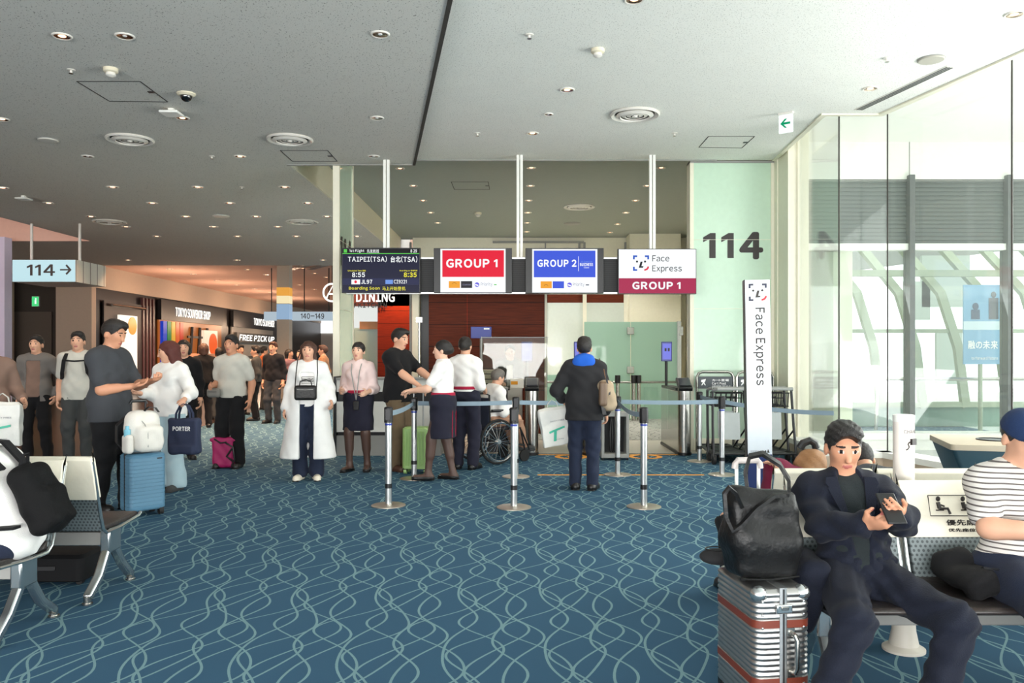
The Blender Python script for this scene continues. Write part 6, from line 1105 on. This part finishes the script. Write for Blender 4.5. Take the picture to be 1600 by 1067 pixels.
# --- seated people
m_suit = cloth('navy_suit', (23, 27, 40)); c_vest = cloth('dark_green_knit', (34, 40, 42))
pS, sS, aS, lS, qS, hS = person('person in a navy suit slouching on the right seats looking at a phone', (1.46, 3.52, 0), -4, 1.60, res=.0062, lean=-26, pelvis=(0, .0, .52), head=(14, 0, -4), fat=1.04, hr=(-.06, -.28, .83), hl=(.06, -.30, .87), pr=(-.7, .1, -.9), pl=(.75, .1, -.9), palm=((-.5, .3, .6), (.5, .3, .6)), curl=.7, fl=(.10, -.52), fr=(-.33, -.52), kp=((1.1, -1, .9), (.35, -1, 1.0)), fy=(20, -12),
    skin='m', wear=[dict(k='top', m=c_vest, sl=.3, o=.008, hem=.0, n='knit_top'), dict(k='trousers', m=m_suit, lo=.006, o=.012, wr=.0075, wf=64), dict(k='top', m=m_suit, sl=1.9, ar=.006, o=.017, hem=-.08, vee=1, n='jacket', wr=.009, wf=58)], shoes=(c_shoe, .015))
w = (W2(pS, aS['l'][2], sS)+W2(pS, aS['r'][2], sS))/2; PH = T('smartphone', 'dark smartphone held in both hands by the suited person', 'phone', (w.x, w.y-.08, w.z+.06), 0); PH.rotation_euler = (math.radians(-50), 0, 0)
f = MB(); f.box((0, 0, 0), (.074, .009, .15)); f.build('body', m_black, PH, .004); f = MB(); f.box((0, .005, 0), (.068, .001, .142)); f.build('screen', mat('phone_glass', (30, 34, 40), .1), PH)
soft('coat_tail', [bxp((-.25*sS, .02, .47), (.07, .16, .13), .05, rot(0, 18, 0)), bxp((-.27*sS, -.08, .40), (.05, .1, .1), .04, rot(0, 18, 0))], .009, m_suit, pS, wr=.008, wf=20)
HC = T('black_coat', 'crumpled black coat lying on the seat between the two sitters', 'coat', (2.02, 3.5, .44), 0); soft('body', [bxp((.0, .04, .05), (.16, .17, .05), .045), el((-.09, .14, .10), (.08, .08, .06)), el((.12, -.12, .03), (.12, .1, .045)), el((.03, -.02, .08), (.13, .1, .045))], .007, c_blk, HC, wr=.011, wf=44, seed=6); f = MB(); f.box((-.05, -.1, .125), (.1, .012, .008), Euler((0, .15, .2))); f.build('zip_pull', m_steel, HC)
c_str = stripe_mat('striped_cotton', (216, 212, 206), (96, 90, 88), 2, .021, .30, .85)
pT, *_ = person('person in a striped tee and navy cap seated at the right picture edge', (2.17, 3.52, 0), -6, 1.60, res=.0075, fem=True, fat=1.16, lean=-4, pelvis=(0, .02, .54), head=(22, 0, 10), hr=(-.02, -.30, .80), hl=(.12, -.30, .82), pr=(-.9, .3, -.3), pl=(.8, .3, -.4), palm=((0, 0, 1), (0, 0, 1)), fl=(.14, -.45), fr=(-.06, -.45), kp=((.1, -1, .5), (-.05, -1, .5)), hair='cap', skin='l',
    wear=[dict(k='cap', m=cloth('cap_navy', (32, 50, 84))), dict(k='top', m=c_str, sl=.72, o=.016, hem=-.03, ar=.012), dict(k='trousers', m=c_den, lo=.016)], shoes=(c_shoe, .015))
pW, sW, *_ = person('person in a loose white shirt leaning forward on the left corner seats', (-2.63, 4.22, 0), -92, 1.58, res=.008, lean=24, pelvis=(0, .02, .54), head=(30, 0, 0), hr=(-.14, -.42, .72), hl=(.14, -.42, .72), fl=(.13, -.48), fr=(-.13, -.48), kp=((.1, -1, .5), (-.1, -1, .5)), wear=[dict(k='top', m=c_wht, sl=1.75, ar=.022, o=.035, hem=-.12, wr=.01, wf=22), dict(k='trousers', m=c_den, lo=.012)], shoes=(c_sneak, .005))
B4 = T('black_backpack', 'black backpack worn by the leaning person in the white shirt', 'backpack', pW.location, -92); Rb = rot(24, 0, 0); pb = Vector((0, .02, .54)); qb = lambda x, y, z: pb+Rb@Vector((x, y, z))
soft('body', [bxp(qb(0, .21, .10), (.13, .07, .19), .07, Rb), bxp(qb(0, .27, .04), (.10, .04, .10), .04, Rb)], .009, mat('black_nylon', (12, 12, 13), .8, bump=.3, spec=.2), B4, wr=.005)
for sx in (-1, 1):
    f = MB(); f.ribbon([qb(sx*.1, .15, .30), qb(sx*.11, .085, .46), qb(sx*.115, -.0, .505), qb(sx*.12, -.09, .46), qb(sx*.13, -.165, .36), qb(sx*.16, -.15, .2), qb(sx*.2, .0, .06), qb(sx*.15, .14, .0)], .06, .014, (1, 0, 0)); f.build('strap', c_blk, B4)
f = MB(); f.ribbon([qb(-.03, .2, .29), qb(-.02, .23, .34), qb(.02, .23, .34), qb(.03, .2, .29)], .02, .006, Rb@Vector((0, 1, 0))); f.build('handle', c_blk, B4)
person('person in a maroon top slumped on the rear right seats', (1.40, 4.60, 0), 180, 1.5, res=.01, lean=30, roll=-42, pelvis=(0, -.02, .50), head=(30, -50, 0), hair='bob', hm=mat('light_brown_hair', (150, 106, 66), .5, 0, .2, 60, .6, 220), hl=(.1, -.22, .62), hr=(-.12, -.1, .86), fl=(.12, -.46), fr=(-.12, -.46), wear=[dict(k='top', m=cloth('maroon', (104, 24, 52)), sl=1.7, o=.022), dict(k='trousers', m=c_blk)], shoes=(c_shoe, .015))
person('dark-haired person on the rear right seats facing the windows', (2.12, 4.64, 0), 180, 1.5, res=.01, pelvis=(0, .0, .50), lean=48, head=(55, 0, 0), hl=(.1, -.25, .68), hr=(-.1, -.25, .68), fl=(.12, -.46), fr=(-.12, -.46), wear=[dict(k='top', m=c_char, sl=1.7, o=.02), dict(k='trousers', m=c_blk)], shoes=(c_shoe, .015))
CN = T('walking_stick', 'black walking stick with rounded grip leaning behind the seated people', 'stick', (1.80, 4.95, 0)); f = MB(); f.tube([(.12, -.05, .0), (.0, 0, .90)], .012); f.build('shaft', m_black, CN); f = MB(); f.tube([(.0, 0, .89), (-.01, 0, .92), (-.04, 0, .935), (-.08, 0, .92), (-.1, 0, .89)], .024, 10); f.build('grip', m_black, CN)
